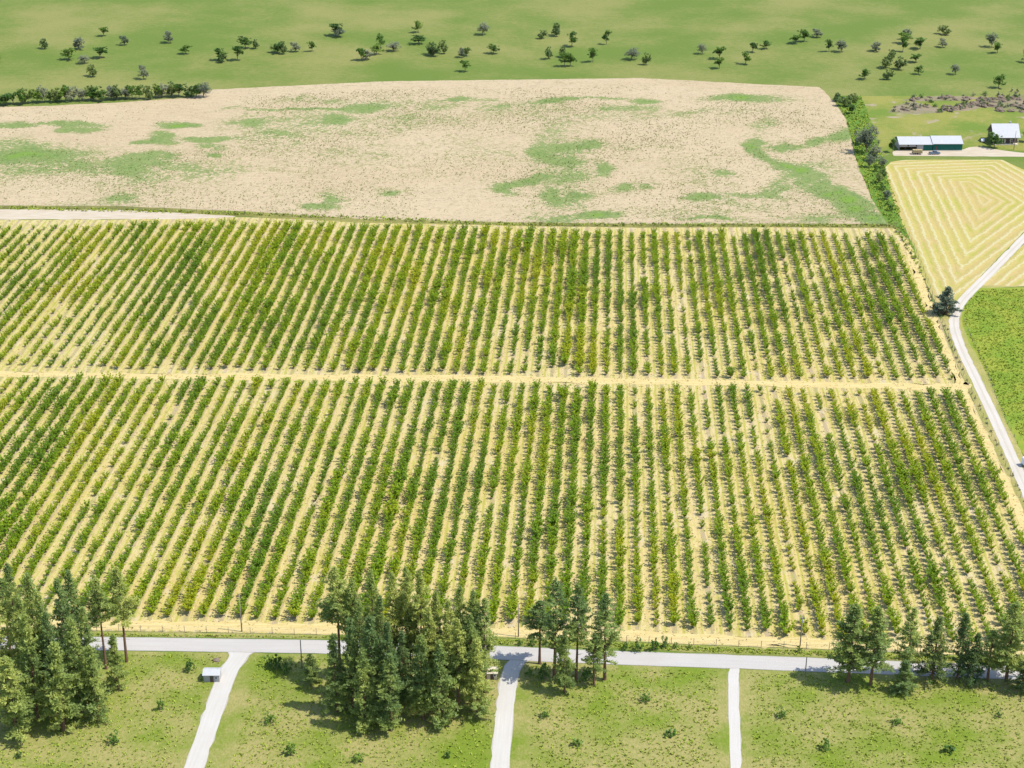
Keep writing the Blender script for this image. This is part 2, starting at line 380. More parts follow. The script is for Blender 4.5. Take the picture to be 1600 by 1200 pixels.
# --- hay meadow mown in concentric windrows
HP = [G(*q) for q in ((1383,256),(1562,249),(1690,322),(1478,488))]
k = N('mown_hay'); p = k.pos(); dmin = None
cx_ = sum(q[0] for q in HP)/4; cy_ = sum(q[1] for q in HP)/4
for i in range(4):
    a = Vector(HP[i]); b = Vector(HP[(i+1) % 4]); d = (b-a).normalized(); nn = Vector((-d.y, d.x))
    if nn.dot(Vector((cx_, cy_))-a) < 0: nn = -nn
    q = k.n('VectorMath', operation='DOT_PRODUCT'); k.L(p, q.inputs[0]); q.inputs[1].default_value = (nn.x, nn.y, 0)
    v = k.math('SUBTRACT', q.outputs['Value'], nn.dot(a))
    dmin = v if dmin is None else k.math('SMOOTH_MIN', dmin, v, 2.0)
nz = k.noise(p, .12, 3, .6); nf = k.noise(p, 1.3, 4, .75)
ww = k.math('FRACT', k.math('DIVIDE', k.math('ADD', dmin, k.math('ADD', k.math('MULTIPLY', k.math('SUBTRACT', nz, .5), 2.8), k.math('MULTIPLY', k.math('SUBTRACT', k.noise(p, .5, 3, .7), .5), 2.4))), 4.6))
tri = k.math('MULTIPLY', k.math('ABSOLUTE', k.math('SUBTRACT', ww, .5)), 2)
tt = k.math('ADD', tri, k.math('MULTIPLY', k.math('SUBTRACT', nf, .5), .5))
c_ = k.mix(k.sm(k.noise(p, .04, 3, .6), .4, .62), (.36,.275,.105), (.345,.285,.085))
c_ = k.mix(k.math('MULTIPLY', k.sm(tt, .45, .15), k.sm(k.noise(p, .05, 3, .6, .3), .42, .6, 0, .6)), c_, (.24,.27,.03))
c_ = k.mix(k.math('MULTIPLY', k.sm(tt, .62, .92, 0, .75), k.sm(dmin, 30, 22, .55, 1)), c_, (.41,.385,.22)); c_ = k.mix(k.sm(nf, .62, .7, 0, .5), c_, (.20,.20,.09))
c_ = k.mix(k.sm(k.noise(p, .9, 4, .75), .48, .66, 0, .5), c_, (.26,.21,.08)); k.base(c_); k.bump(tt, .5, .4); M_hay = k.m
sheet('hay_meadow', [(1383,262),(1392,253),(1412,250),(1565,249),(1604,268),(1660,300),(1760,350),(1600,362),(1545,418),(1497,470),(1482,486),(1466,482),(1452,455),(1440,425),(1428,385),(1410,350),(1395,310)], 2.5, .045, M_hay, None, .5)
sheet('cut_hay', [(1604,378),(1548,432),(1528,446),(1600,447),(1760,448),(1760,300)], 2.5, .04, M_hay, None, .4)
sheet('pasture', [(1512,450),(1600,449),(1780,451),(1900,640),(1780,800),(1640,800),(1600,716),(1570,655),(1541,582),(1512,530),(1503,505),(1503,470)], 3, .04, M_pasture, None, .6)
sheet('track_verge', [(1492,474),(1503,455),(1530,444),(1620,446),(1520,452),(1506,470),(1503,505),(1514,532),(1543,582),(1572,655),(1602,718),(1640,800),(1700,930),(1660,930),(1600,800),(1560,715),(1500,580),(1478,520),(1470,500)], 1.5, .038, M_dryverge, None, .4)
M_strip = land_mat('hedge_grass', (.09,.17,.018), (.17,.21,.03), .05, .6, .5)
sheet('hedge_strip', [(1303,150),(1345,150),(1365,200),(1376,240),(1384,262),(1395,310),(1411,350),(1430,388),(1441,428),(1463,482),(1456,478),(1438,425),(1414,368),(1395,355),(1388,352),(1362,310),(1350,280),(1338,250),(1330,215),(1322,185)], 2, .036, M_strip, None, .8)
M_hill = land_mat('hill_grass', (.115,.17,.02), (.24,.22,.05), .03, .50, .35, (.27,.21,.15))
sheet('hill_pasture', [(1345,150),(1600,150),(1800,148),(1800,240),(1600,236),(1505,232),(1400,235),(1378,245),(1366,205)], 4, .025, M_hill, None, 1)
sheet('front_lawn', [(-420,1013),(215,1018),(510,1022),(800,1032),(965,1039),(1200,1047),(1600,1063),(1900,1075),(1900,1290),(-420,1290)], 4, .02, M_verge, None, .5)
sheet('edge_grass', [(-420,978),(0,984),(220,987),(480,991),(800,996),(960,1001),(1060,1006),(1250,1013),(1450,1021),(1710,1028),(1800,1042),(1600,1040),(1400,1032),(1200,1023),(965,1014),(800,1008),(700,1003),(510,998),(350,996),(0,993),(-420,990)], 1.5, .033, M_verge, None, .5)
sheet('fence_grass', [(-420,320),(0,321),(185,322),(400,331),(560,342),(800,347),(1000,350),(1200,349),(1390,350),(1412,360),(1395,357),(1200,355),(1000,356),(800,353),(560,348),(375,338),(185,328),(0,327),(-420,328)], 1.5, .038,
      land_mat('rank_grass', (.13,.13,.03), (.24,.22,.06), .06, .5, .8), None, .5)

def road_mat(name, c1, c2, worn):
    k = N(name); uv = k.n('UVMap').outputs[0]; p = k.pos()
    sx_ = k.n('SeparateXYZ'); k.L(uv, sx_.inputs[0]); u = sx_.outputs[0]
    a = k.noise(k.vmap(uv, (9,.05,1)), 1.0, 4, .6); b = k.noise(p, 1.7, 4, .7); c = k.noise(p, .09, 4, .6)
    col = k.mix(k.sm(a, .3, .7), c1, c2); col = k.mix(k.sm(c, .4, .7, 0, .4), col, worn)
    ed = k.math('ABSOLUTE', k.math('SUBTRACT', u, .5)); ed = k.math('ADD', ed, k.math('MULTIPLY', k.math('SUBTRACT', b, .5), .12))
    col = k.mix(k.sm(ed, .43, .5, 0, .8), col, tuple(x*.78 for x in worn)); col = k.mix(k.sm(b, .55, .72, 0, .35), col, tuple(x*.8 for x in c1))
    k.base(col); k.bump(b, .3, .05); return k, u, col
k, u, col = road_mat('asphalt', (.345,.32,.295), (.375,.35,.32), (.33,.305,.27)); M_road = k.m
k, u, col = road_mat('gravel', (.40,.36,.31), (.45,.41,.36), (.37,.33,.27))
ce = k.math('ABSOLUTE', k.math('SUBTRACT', u, .5)); k.base(k.mix(k.sm(ce, .14, .05, 0, .4), col, (.30,.27,.20))); M_gravel = k.m
k, u, col = road_mat('drive_gravel', (.39,.365,.33), (.43,.405,.37), (.36,.33,.28)); M_gravel2 = k.m
road_px = [(-420,1001),(-200,1003),(0,1005),(215,1006.5),(350,1008.5),(510,1011),(700,1016),(800,1021),(965,1028),(1200,1036),(1400,1044),(1600,1052),(1800,1061),(2000,1070)]
ribbon('paved_road', road_px, 6.3, .07, M_road, .15)
drive_px = [(1900,180),(1760,240),(1660,312),(1600,372),(1560,413),(1526,447),(1504,470),(1493,490),(1491,510),(1500,540),(1520,583),(1548,641),(1578,708),(1601,760),(1645,860),(1700,990),(1722,1048)]
ribbon('gravel_driveway', drive_px, 3.9, .065, M_gravel, .25)
def flare(w0, w1): return lambda t: w1 + (w0-w1)*max(0, 1-t*5)**1.5
DR1 = [(378,1012),(370,1030),(356,1052),(338,1100),(300,1210)]; DR2 = [(815,1022),(806,1036),(798,1052),(790,1100),(780,1210)]; DR3 = [(1150,1034),(1148,1048),(1146,1070),(1150,1210)]
ribbon('driveway', DR1, flare(13, 5), .058, M_gravel2, .3)
ribbon('driveway', DR2, flare(13, 4.6), .058, M_gravel2, .3)
ribbon('driveway', DR3, flare(12, 2.8), .058, M_gravel2, .3)
sheet('gravel_yard', [(1394,237),(1403,234),(1505,234),(1514,230),(1533,229),(1552,233),(1580,237),(1600,239),(1760,243),(1760,249),(1600,245),(1397,243.5)], 1.5, .05, M_pale, None, .5)

# ------------------------------------------------------------------ leaf clouds
def diamonds(C, size, n, spread, up=0.0, aspect=.5, rs=None, squash=1.0):
    """C: (k,3) clump centres; returns verts, faces of n leaf faces round each"""
    r = rs or rng; K = len(C)
    c = np.repeat(np.asarray(C, float), n, 0); sprd = np.repeat(np.asarray(spread, float)*np.ones(K), n)
    d = r.normal(size=(K*n, 3)); d /= np.linalg.norm(d, axis=1)[:, None]
    c = c + d*(sprd*r.random(K*n)**.5)[:, None]*np.array((1, 1, squash))
    a = r.normal(size=(K*n, 3)); a[:, 2] += up; a = a*.6 + d*.8; a[:, 2] *= .6; a /= np.linalg.norm(a, axis=1)[:, None]
    q_ = r.normal(size=(K*n, 3)); q_[:, 2] = np.abs(q_[:, 2])*1.6+.4; b = np.cross(a, q_); b /= np.linalg.norm(b, axis=1)[:, None]
    s = size*(.6+.8*r.random(K*n))[:, None]
    V = np.stack([c-a*s*.5, c+b*s*aspect*.5, c+a*s*.5, c-b*s*aspect*.5], 1).reshape(-1, 3)
    Fc = np.arange(K*n*4).reshape(-1, 4)
    return V, Fc

def fruit_parts(seed, h=3.2, w=1.25, leaves=26):
    r = np.random.default_rng(seed); rr = random.Random(seed)
    bm = bmesh.new(); tube(bm, [(0,0,-.05),(.03,.02,.35),(.0,.0,.75)], [.11,.085,.075], 6)
    C = []; S = []
    nl = rr.randint(11, 14)
    for i in range(nl):
        a = 2*math.pi*i/nl + rr.uniform(-.3,.3); sp_ = w*rr.uniform(.45, 1.0); top = h*rr.uniform(.68, 1.05)
        e = (math.cos(a)*sp_, math.sin(a)*sp_*1.15, top)
        m1 = (e[0]*.55, e[1]*.55, .75+(top-.75)*.35)
        tube(bm, [(0,0,.7), m1, e], [.05,.03,.012], 4, False)
        for t in (.25,.5,.75,1.0):
            q = [(1-t)**2*s_ + 2*t*(1-t)*mm + t*t*ee for s_, mm, ee in zip((0,0,.7), m1, e)]
            C.append([q[0]+rr.uniform(-.1,.1), q[1]+rr.uniform(-.1,.1), q[2]]); S.append(.42*(1.1-.45*t))
    V, Fc = diamonds(C, .42, leaves//4, S, .8, .6, r)
    return bm, V, Fc
def mesh_from_np(name, V, Fc, mat):
    m = bpy.data.meshes.new(name); nf = len(Fc)
    m.vertices.add(len(V)); m.vertices.foreach_set('co', np.asarray(V, np.float32).ravel())
    m.loops.add(nf*4); m.loops.foreach_set('vertex_index', np.asarray(Fc, np.int32).ravel())
    m.polygons.add(nf); m.polygons.foreach_set('loop_start', np.arange(0, nf*4, 4, dtype=np.int32))
    m.materials.append(mat); m.update(calc_edges=True); m.validate(); return m

# ------------------------------------------------------------------ orchard
blockA = [(-420,358),(0,357),(180,355),(400,354),(560,358),(800,364),(1000,367),(1200,367),(1393,370),(1406,395),(1432,445),(1452,490),(1470,535),(1490,594),(1200,592),(800,585),(400,579),(0,573),(-420,562)]
blockB = [(-420,586),(0,594),(200,597),(400,599),(800,604),(1200,611),(1498,616),(1520,662),(1552,735),(1585,800),(1620,880),(1672,1002),(1500,1006),(1300,997),(1080,986),(820,978),(480,970),(220,965),(0,962),(-420,956)]
BA = [G(*q) for q in blockA]; BB = [G(*q) for q in blockB]
vig = np.array([ # columns x=0,100..1600 ; rows y=350,420,490,560,620,690,760,830,900,970
 [.25,.45,.7,.85,.85,.85,.85,.85,.85,.85,.5,.65,.65,.6,.5,.5,.5],
 [.5,.85,.7,.8,.9,.85,.85,.85,.85,.9,.55,.7,.7,.6,.75,.7,.7],
 [.6,.6,.65,.8,.85,.8,.8,.8,.7,.9,.55,.6,.6,.7,.8,.7,.7],
 [.6,.3,.65,.75,.75,.65,.75,.7,.5,.8,.55,.45,.5,.6,.6,.7,.7],
 [.5,.95,.8,.65,.55,.55,.8,.65,.7,.8,.5,.55,.45,.45,.65,.75,.7],
 [.75,.85,.6,.65,.85,.55,.75,.6,.7,.85,.55,.55,.5,.65,.75,.7,.7],
 [1.,.8,.55,.6,.8,.65,.85,.65,.7,.85,.45,.6,.55,.6,.8,.75,.7],
 [1.,.6,.6,.7,.9,.7,.85,.7,.65,.9,.5,.6,.5,.6,.75,.65,.6],
 [.7,.6,.65,.75,.8,.7,.75,.7,.65,.9,.55,.6,.65,.7,.7,.65,.65],
 [.6,.6,.65,.7,.75,.7,.7,.7,.7,.85,.5,.6,.7,.7,.65,.65,.65]])
ygr = [350,420,490,560,620,690,760,830,900,970]
def vigour(x, y):
    x = min(max(x, 0), 1599.9)/100; i = int(x); fx = x-i
    j = 0
    while j < 8 and y > ygr[j+1]: j += 1
    fy = min(max((y-ygr[j])/(ygr[j+1]-ygr[j]), 0), 1)
    a = vig[j,i]*(1-fx)+vig[j,i+1]*fx; b = vig[j+1,i]*(1-fx)+vig[j+1,i+1]*fx
    return a*(1-fy)+b*fy
rr = random.Random(5)
spots = []
for i in range(-75, 45):
    rowf = rr.uniform(-.2,.14)
    v = 330.0 + rr.uniform(0, 3)
    while v < 760:
        v += 2.75*rr.uniform(.93,1.07)
        u = U0 + i*SPC + rr.uniform(-.28,.28)
        X = u*RP[0]+v*RD[0]; Y = u*RP[1]+v*RD[1]
        x, y = PX(X, Y)
        if not (-60 < x < 1680): continue
        inA = inpoly(X, Y, BA)
        if not inA and not inpoly(X, Y, BB): continue
        g_ = .62 + (vigour(x, y)-.60)*1.2 + rowf + .42*noise.noise(Vector((i*.55, v*.035, 1.0 if inA else 9.0))) + .42*noise.noise(Vector((i*1.7+3, v*.11, 4)))
        if g_ < .18: 
            if rr.random() < .8: continue
        if rr.random() > .55 + g_*.9: continue
        s = min(1.65, max(.36, .42 + g_*.9))*rr.uniform(.74,1.16)
        if 842 < x < 905 and 575 < y < 612 : continue
        spots.append((X, Y, s, rr.uniform(0, 6.28), x, y))
protos = []
for q in range(8):
    bm, V, Fc = fruit_parts(100+q, 3.0+.25*(q % 3), 1.2+.13*(q % 4), 28+4*(q % 3))
    tm = bpy.data.meshes.new('trunk'); bm.to_mesh(tm); bm.free(); tm.materials.append(M_bark2)
    cm = mesh_from_np('crown', V, Fc, M_fruit); protos.append((tm, cm))
vis = sorted([s for s in spots if -8 < s[4] < 1608 and s[5] > 0], key=lambda s: -s[5])
def hidden_by_pine(x, y): return (y > 900 and (x < 215 or 505 < x < 770))
near = [s for s in vis if not hidden_by_pine(s[4], s[5]-10)][:300]
nearset = set(id(s) for s in near)
GL = 'fruit trees in the nearest stretch of the orchard rows'
for s in near:
    tm, cm = protos[rr.randrange(8)]
    e = empty('fruit_tree', (s[0], s[1], .03), s[3]); e.scale = (s[2], s[2], s[2]*.84)
    sec = [('left of the first driveway', 0, 365), ('between the first driveway and the middle pine clump', 365, 640), ('behind the centre pines', 640, 965), ('left of the pine pair by the road', 965, 1290), ('behind the firs at right', 1290, 1e4)]
    sc_ = [q[0] for q in sec if q[1] <= max(0, s[4]) < q[2]][0]
    tag(e, "fruit tree at its row's roadside end, "+sc_, 'fruit tree', 'fruit trees '+sc_)
    for nm, md in (('trunk', tm), ('crown', cm)):
        c = bpy.data.objects.new(nm, md); link(c); c.parent = e
# the thousands farther back: one object scattering whole trees
far = [s for s in spots if id(s) not in nearset]
pm = bpy.data.meshes.new('fruit_orchard'); pm.from_pydata([(s[0], s[1], .03) for s in far], [], [])
for an, vals in (('sc', [s[2] for s in far]), ('rz', [s[3] for s in far])):
    at = pm.attributes.new(an, 'FLOAT', 'POINT'); at.data.foreach_set('value', vals)
at = pm.attributes.new('var', 'INT', 'POINT'); at.data.foreach_set('value', [rr.randrange(8) for _ in far])
fo = bpy.data.objects.new('fruit_orchard', pm); link(fo)
tag(fo, 'long rows of leafy fruit trees filling the farther orchard', 'orchard', None, 'stuff')
col_ = bpy.data.collections.new('fruit_tree_kinds')
for q, (tm, cm) in enumerate(protos):
    bm = bmesh.new(); bm.from_mesh(tm); n0 = len(bm.faces); bm.from_mesh(cm)
    bm.faces.ensure_lookup_table()
    for f_ in bm.faces[n0:]: f_.material_index = 1
    mm = bpy.data.meshes.new('tree_kind'); bm.to_mesh(mm); bm.free(); mm.materials.append(M_bark2); mm.materials.append(M_fruit)
    oo = bpy.data.objects.new('tree_kind_%d' % q, mm); col_.objects.link(oo)
def scatter_nodes(name, coll):
    ng = bpy.data.node_groups.new(name, 'GeometryNodeTree')
    ng.interface.new_socket('Geometry', in_out='INPUT', socket_type='NodeSocketGeometry')
    ng.interface.new_socket('Geometry', in_out='OUTPUT', socket_type='NodeSocketGeometry')
    nd = ng.nodes; gi = nd.new('NodeGroupInput'); go = nd.new('NodeGroupOutput')
    ip = nd.new('GeometryNodeInstanceOnPoints'); ci = nd.new('GeometryNodeCollectionInfo')
    ci.inputs[0].default_value = coll; ci.inputs[1].default_value = True; ci.inputs[2].default_value = True
    def na(nm, t):
        q = nd.new('GeometryNodeInputNamedAttribute'); q.data_type = t; q.inputs[0].default_value = nm; return q
    a1, a2, a3 = na('sc', 'FLOAT'), na('rz', 'FLOAT'), na('var', 'INT')
    cx1 = nd.new('ShaderNodeCombineXYZ'); ng.links.new(a2.outputs[0], cx1.inputs[2])
    ng.links.new(gi.outputs[0], ip.inputs['Points']); ng.links.new(ci.outputs[0], ip.inputs['Instance'])
    ip.inputs['Pick Instance'].default_value = True
    ng.links.new(a3.outputs[0], ip.inputs['Instance Index']); ng.links.new(cx1.outputs[0], ip.inputs['Rotation'])
    vm = nd.new('ShaderNodeVectorMath'); vm.operation = 'MULTIPLY'; vm.inputs[1].default_value = (1.0, 1.0, .84)
    ng.links.new(a1.outputs[0], vm.inputs[0]); ng.links.new(vm.outputs[0], ip.inputs['Scale']); ng.links.new(ip.outputs[0], go.inputs[0])
    return ng
md = fo.modifiers.new('scatter', 'NODES'); md.node_group = scatter_nodes('scatter_trees', col_)
print('orchard trees', len(spots), 'near', len(near))

# ------------------------------------------------------------------ pines and firs
def needle_mesh(C, S, size, n, mat, up=.6, squash=.6, aspect=.3, seed=1):
    V, Fc = diamonds(C, size, n, S, up, aspect, np.random.default_rng(seed), squash)
    return mesh_from_np('crown', V, Fc, mat)
def pine_kind(seed, h, r0, start, dens, mat, style='pine', bark=None):
    q = random.Random(seed); bm = bmesh.new(); bend = q.uniform(-.35,.35); bend2 = q.uniform(-.35,.35)
    def axis(t): return (bend*math.sin(t*3.1), bend2*math.sin(t*2.3), h*t)
    tube(bm, [(0,0,-.3)]+[axis(t/8) for t in range(1, 9)], [h*.0135+.08]+[(h*.0125+.04)*(1-t/8)+.03 for t in range(1, 9)], 8)
    C = []; S = []
    t = start
    while t < .985:
        k_ = (t-start)/(1-start)
        if style == 'pine': rad = r0*(math.sin(min(1, .25+k_*.78)*math.pi)**.75)*(1.12-.55*k_)+.2
        elif style == 'fir': rad = r0*(1-k_)**.85+.2
        else: rad = r0*(1-k_**1.15)*1.05+.2
        for b in range(q.choice((4,5,6)) if style != 'fir' else 6):
            a = q.uniform(0, 6.283); L_ = rad*q.uniform(.45, 1.2)*(1+.25*math.sin(a*2+t*19)); drop = q.uniform(-.05,.22)*L_ if style != 'fir' else -.18*L_
            if q.random() > dens: continue
            ax = axis(t); e = (ax[0]+math.cos(a)*L_, ax[1]+math.sin(a)*L_, ax[2]+drop)
            mid = tuple((x+y)/2 for x, y in zip(ax, e)); mid = (mid[0], mid[1], mid[2]-.1*L_)
            tube(bm, [ax, mid, e], [.07*(1-k_*.5),.045,.02], 4, False)
            nn = max(2, int(L_/.62))
            for j in range(nn):
                f = 1-(j/nn)*.72
                C.append([ax[0]+(e[0]-ax[0])*f+q.uniform(-.25,.25), ax[1]+(e[1]-ax[1])*f+q.uniform(-.25,.25), ax[2]+(e[2]-ax[2])*f+q.uniform(-.12,.3)])
                S.append(q.uniform(.5,.85)*(1 if style != 'fir' else .8))
        t += (.55 if style != 'fir' else .5)/h*q.uniform(.7,1.4)
    C.append([*axis(1.0)[:2], h*.995]); S.append(.35)
    # dead snags below the crown
    if style == 'pine' and start > .3:
        for b in range(9):
            tt_ = q.uniform(start*.5, start); a = q.uniform(0, 6.283); L_ = q.uniform(.8, 2.2); ax = axis(tt_)
            tube(bm, [ax, (ax[0]+math.cos(a)*L_, ax[1]+math.sin(a)*L_, ax[2]+q.uniform(-.5,.1))], [.045,.015], 4, False)
    tm = bpy.data.meshes.new('trunk'); bm.to_mesh(tm); bm.free(); tm.materials.append(bark or M_bark)
    cm = needle_mesh(C, S, .66 if style != 'fir' else .5, 14, mat, .9, .55, .36, seed)
    return tm, cm, h, r0
KIND = {
 'dense': [pine_kind(11, 26, 3.6, .18, 1.1, M_pine), pine_kind(12, 25, 3.3, .25, 1.1, M_pine), pine_kind(13, 27, 3.9, .15, 1.1, M_pine), pine_kind(14, 26, 3.7, .22, 1.1, M_pine)],
 'bare': [pine_kind(21, 26, 3.4, .5, .92, M_pine), pine_kind(22, 25, 3.1, .42, .85, M_pine)],
 'loose': [pine_kind(31, 24, 3.2, .22, .55, M_pine), pine_kind(32, 24, 3.0, .3, .5, M_pine)],
 'young': [pine_kind(43, 19, 3.1, .1, 1, M_pine), pine_kind(41, 18, 3.0, .06, 1, M_pine, 'young'), pine_kind(42, 17, 2.7, .05, 1, M_pine, 'young')],
 'fir': [pine_kind(51, 18, 3.6, .12, .95, M_fir, 'fir'), pine_kind(52, 17, 3.0, .15, .9, M_fir, 'fir')],
 'spruce': [pine_kind(61, 12, 4.6, .04, 1, M_blue, 'young')],
}
kc = {}
def pine(kind, x, yb, yt, hw, label, name='pine_tree', lean=0.0, group=None):
    X, Y = G(x, yb); h = ztop(X, Y, yt)
    n_ = kc.get(kind, 0); kc[kind] = n_+1
    tm, cm, h0, r0 = KIND[kind][n_ % len(KIND[kind])]
    e = empty(name, (X, Y, 0), rr.uniform(0, 6.28)); sz = h/h0
    d = Y*cp + CAMZ*sp; wr = (1.12 if kind == 'dense' else 1.25)*hw*d/F/(r0*.95)
    e.scale = (wr, wr, sz); e.rotation_euler = (0, lean, e.rotation_euler[2])
    tag(e, label, 'pine tree' if name == 'pine_tree' else 'fir tree' if name == 'fir_tree' else 'spruce tree', group)
    for nm, m_ in (('trunk', tm), ('crown', cm)):
        c = bpy.data.objects.new(nm, m_); link(c); c.parent = e
GLp, GMp = 'pines in the left roadside clump', 'pines in the middle roadside clump'
for a in [
 ('bare',18,1027,903,17,'pine with bare lower trunk standing in front of the road, leftmost trunk'),
 ('dense',38,1068,880,17,'dark narrow pine, tallest at the left end of the left clump'),
 ('dense',68,1078,898,19,'full green pine second behind the tallest at the left end'),
 ('loose',110,1080,905,17,'loose pine rising in the middle of the left clump'),
 ('bare',126,1048,892,14,'slim pine with dark trunk showing between two crowns of left clump'),
 ('bare',166,1045,903,15,'pine with bare trunk crossing the road, second from the clump right end'),
 ('bare',198,1034,886,15,'tall pine with long bare trunk, rightmost of the left clump'),
 ('dense',92,1108,955,17,'yellow green pine in front of the left clump, centre'),
 ('young',128,1116,965,18,'bushy pine low in front of the left clump, right of centre'),
 ('young',60,1122,962,19,'bushy pine low in front of the left clump, left of centre'),
 ('young',184,1078,992,11,'short dark green pine beside the bare trunk at clump right end'),
 ('loose',2,1092,950,18,'loose pine cut by the left edge of the photo'),
 ('young',26,1150,1026,22,'small bright green pine in the lower left corner'),
 ('young',152,1125,1012,16,'small pine in the front row under the second bare trunk'),
 ('dense',50,1098,930,17,'full pine in the second rank near the left end of left clump'),
 ('dense',82,1096,925,17,'full pine in the second rank at the centre of left clump'),
 ('dense',146,1092,950,16,'full pine in the second rank behind the second bare trunk'),
 ('young',100,1142,1003,18,'small pine in the front row at the centre of the left clump'),
]: pine(*a, group=GLp)
for a in [
 ('bare',531,1058,886,19,'pine with dark bare trunk, left end of the middle clump'),
 ('bare',557,1062,907,14,'slim pine with short bare trunk, second from left in middle clump'),
 ('dense',586,1066,889,16,'narrow full pine, third from left in middle clump back row'),
 ('dense',618,1066,894,16,'dark full pine left of the twin tops in the middle clump'),
 ('bare',639,1062,886,13,'left of the twin highest tops of the middle clump, bare trunk below'),
 ('dense',660,1074,890,18,'right of the twin highest tops of the middle clump'),
 ('dense',684,1078,925,14,'green pine right of the twin tops in the middle clump'),
 ('young',703,1085,938,14,'yellow green pine in the dip right of the twin tops'),
 ('dense',722,1074,915,16,'dark pine forming the right peak of the middle clump'),
 ('dense',742,1080,922,17,'grey green pine beside the right peak of the middle clump'),
 ('loose',760,1082,935,18,'wispy pine at the right end of the middle clump'),
 ('young',552,1112,968,15,'yellow tipped pine in front of the left end of the middle clump'),
 ('young',583,1118,965,16,'pointed bright pine in the front row under the third top'),
 ('dense',610,1118,972,15,'bright pine in the front row left of the visible trunks'),
 ('bare',643,1066,952,13,'pine whose dark trunk shows low in the middle of the clump'),
 ('young',662,1125,992,15,'bright pointed pine right of the visible trunks, front row'),
 ('dense',716,1112,968,16,'pine in the front row under the right peak'),
 ('young',527,1112,992,14,'low pine over the road at the left end of the middle clump'),
 ('young',692,1132,1003,16,'low front pine between the trunks and the right peak'),
 ('young',612,1142,1022,17,'lowest pine in the front row of the middle clump'),
 ('young',746,1118,1000,16,'low pine over the road at the right end of the middle clump'),
 ('dense',600,1090,930,16,'full pine filling the gap below the third and fourth tops'),
 ('dense',672,1098,948,16,'full pine filling the gap below the twin tops'),
 ('dense',700,1100,975,16,'broad pine below the dip right of the twin tops'),
 ('dense',566,1090,938,15,'broad pine just behind the yellow tipped one in the middle clump'),
 ('dense',632,1112,985,14,'broad pine hiding the foot of the visible trunks'),
 ('dense',736,1100,960,16,'broad pine below the grey green one in the middle clump'),
 ('young',573,1140,1015,14,'short pine low in the front row, left part of the middle clump'),
]: pine(*a, group=GMp)
for a in [
 ('bare',843,1037,938,16,'pine with bare trunk across the road, leftmost of the centre group'),
 ('loose',866,1060,903,17,'tallest pine of the centre group with twin dark branches'),
 ('bare',900,1062,913,15,'pine with dark reddish trunk across the road, centre group'),
 ('loose',945,1062,928,18,'loose pale pine, rightmost of the centre group'),
 ('young',882,1082,985,11,'light green young pine between the two darkest trunks of centre group'),
 ('loose',928,1070,990,12,'thin young pine left of the rightmost of the centre group'),
 ('dense',1325,1066,944,23,'dense dark pine, left one of the pair by the road at right'),
 ('dense',1360,1070,950,20,'green pine, right one of the pair by the road at right'),
 ('loose',1418,1060,950,16,'sparse pale pine left of the dark pointed fir'),
 ('loose',1543,1064,985,14,'small sparse pine left of the broad pine near the right edge'),
 ('dense',1572,1064,940,24,'broad grey green pine near the right edge of the photo'),
 ('young',1411,1082,1033,13,'small bushy pine in front of the sparse pale pine'),
 ('young',487,1066,1021,10,'small pointed pine below the road beside a utility pole'),
]: pine(*a)
for a in [
 ('fir',1456,1062,965,21,'dark pointed fir, broadest of the firs by the road at right'),
 ('fir',1495,1060,957,15,'narrow tall fir second right of the broadest fir'),
 ('fir',1519,1066,990,16,'short fir with bare grey lower branches'),
 ('fir',1602,1082,1018,18,'dark fir in the lower right corner'),
]: pine(*a, name='fir_tree')
X, Y = G(1478,491)
pine('spruce', 1478, 491, 449, 17, 'lone blue green spruce with twin tops at the bend of the gravel driveway', name='spruce_tree')

# ------------------------------------------------------------------ broadleaf trees and shrubs
def broad_kind(seed, h, r0, mat, name='t', trunk=.25, clumps=70, leaf=.5, n=24, bark=None):
    q = random.Random(seed); bm = bmesh.new(); C = []; S = []
    tube(bm, [(0,0,-.2),(q.uniform(-.1,.1),0,h*trunk*.6),(q.uniform(-.2,.2),q.uniform(-.2,.2),h*trunk*1.2)], [h*.024,h*.018,h*.014], 7)
    lobes = [(q.uniform(-.45,.45)*r0, q.uniform(-.45,.45)*r0, h*(trunk+.15+q.uniform(.0,.48)), r0*q.uniform(.35,.62)) for _ in range(9)]
    lobes.append((0,0,h*.78,r0*.42))
    for l in lobes: tube(bm, [(0,0,h*trunk), (l[0]*.5,l[1]*.5,h*trunk+(l[2]-h*trunk)*.5), l[:3]], [h*.011,h*.008,h*.004], 5, False)
    for i in range(clumps):
        l = q.choice(lobes); d = Vector((q.gauss(0,1), q.gauss(0,1), q.gauss(0,1))).normalized()*l[3]*q.uniform(.55,1.0)
        c = [l[0]+d.x, l[1]+d.y, max(h*.08, min(h*.97, l[2]+d.z*.85))]; C.append(c); S.append(r0*q.uniform(.12,.22))
    tm = bpy.data.meshes.new('trunk'); bm.to_mesh(tm); bm.free(); tm.materials.append(bark or M_bark2)
    V, Fc = diamonds(C, leaf, n, S, .2, .6, np.random.default_rng(seed)); cm = mesh_from_np('crown', V, Fc, mat)
    return tm, cm, h, r0
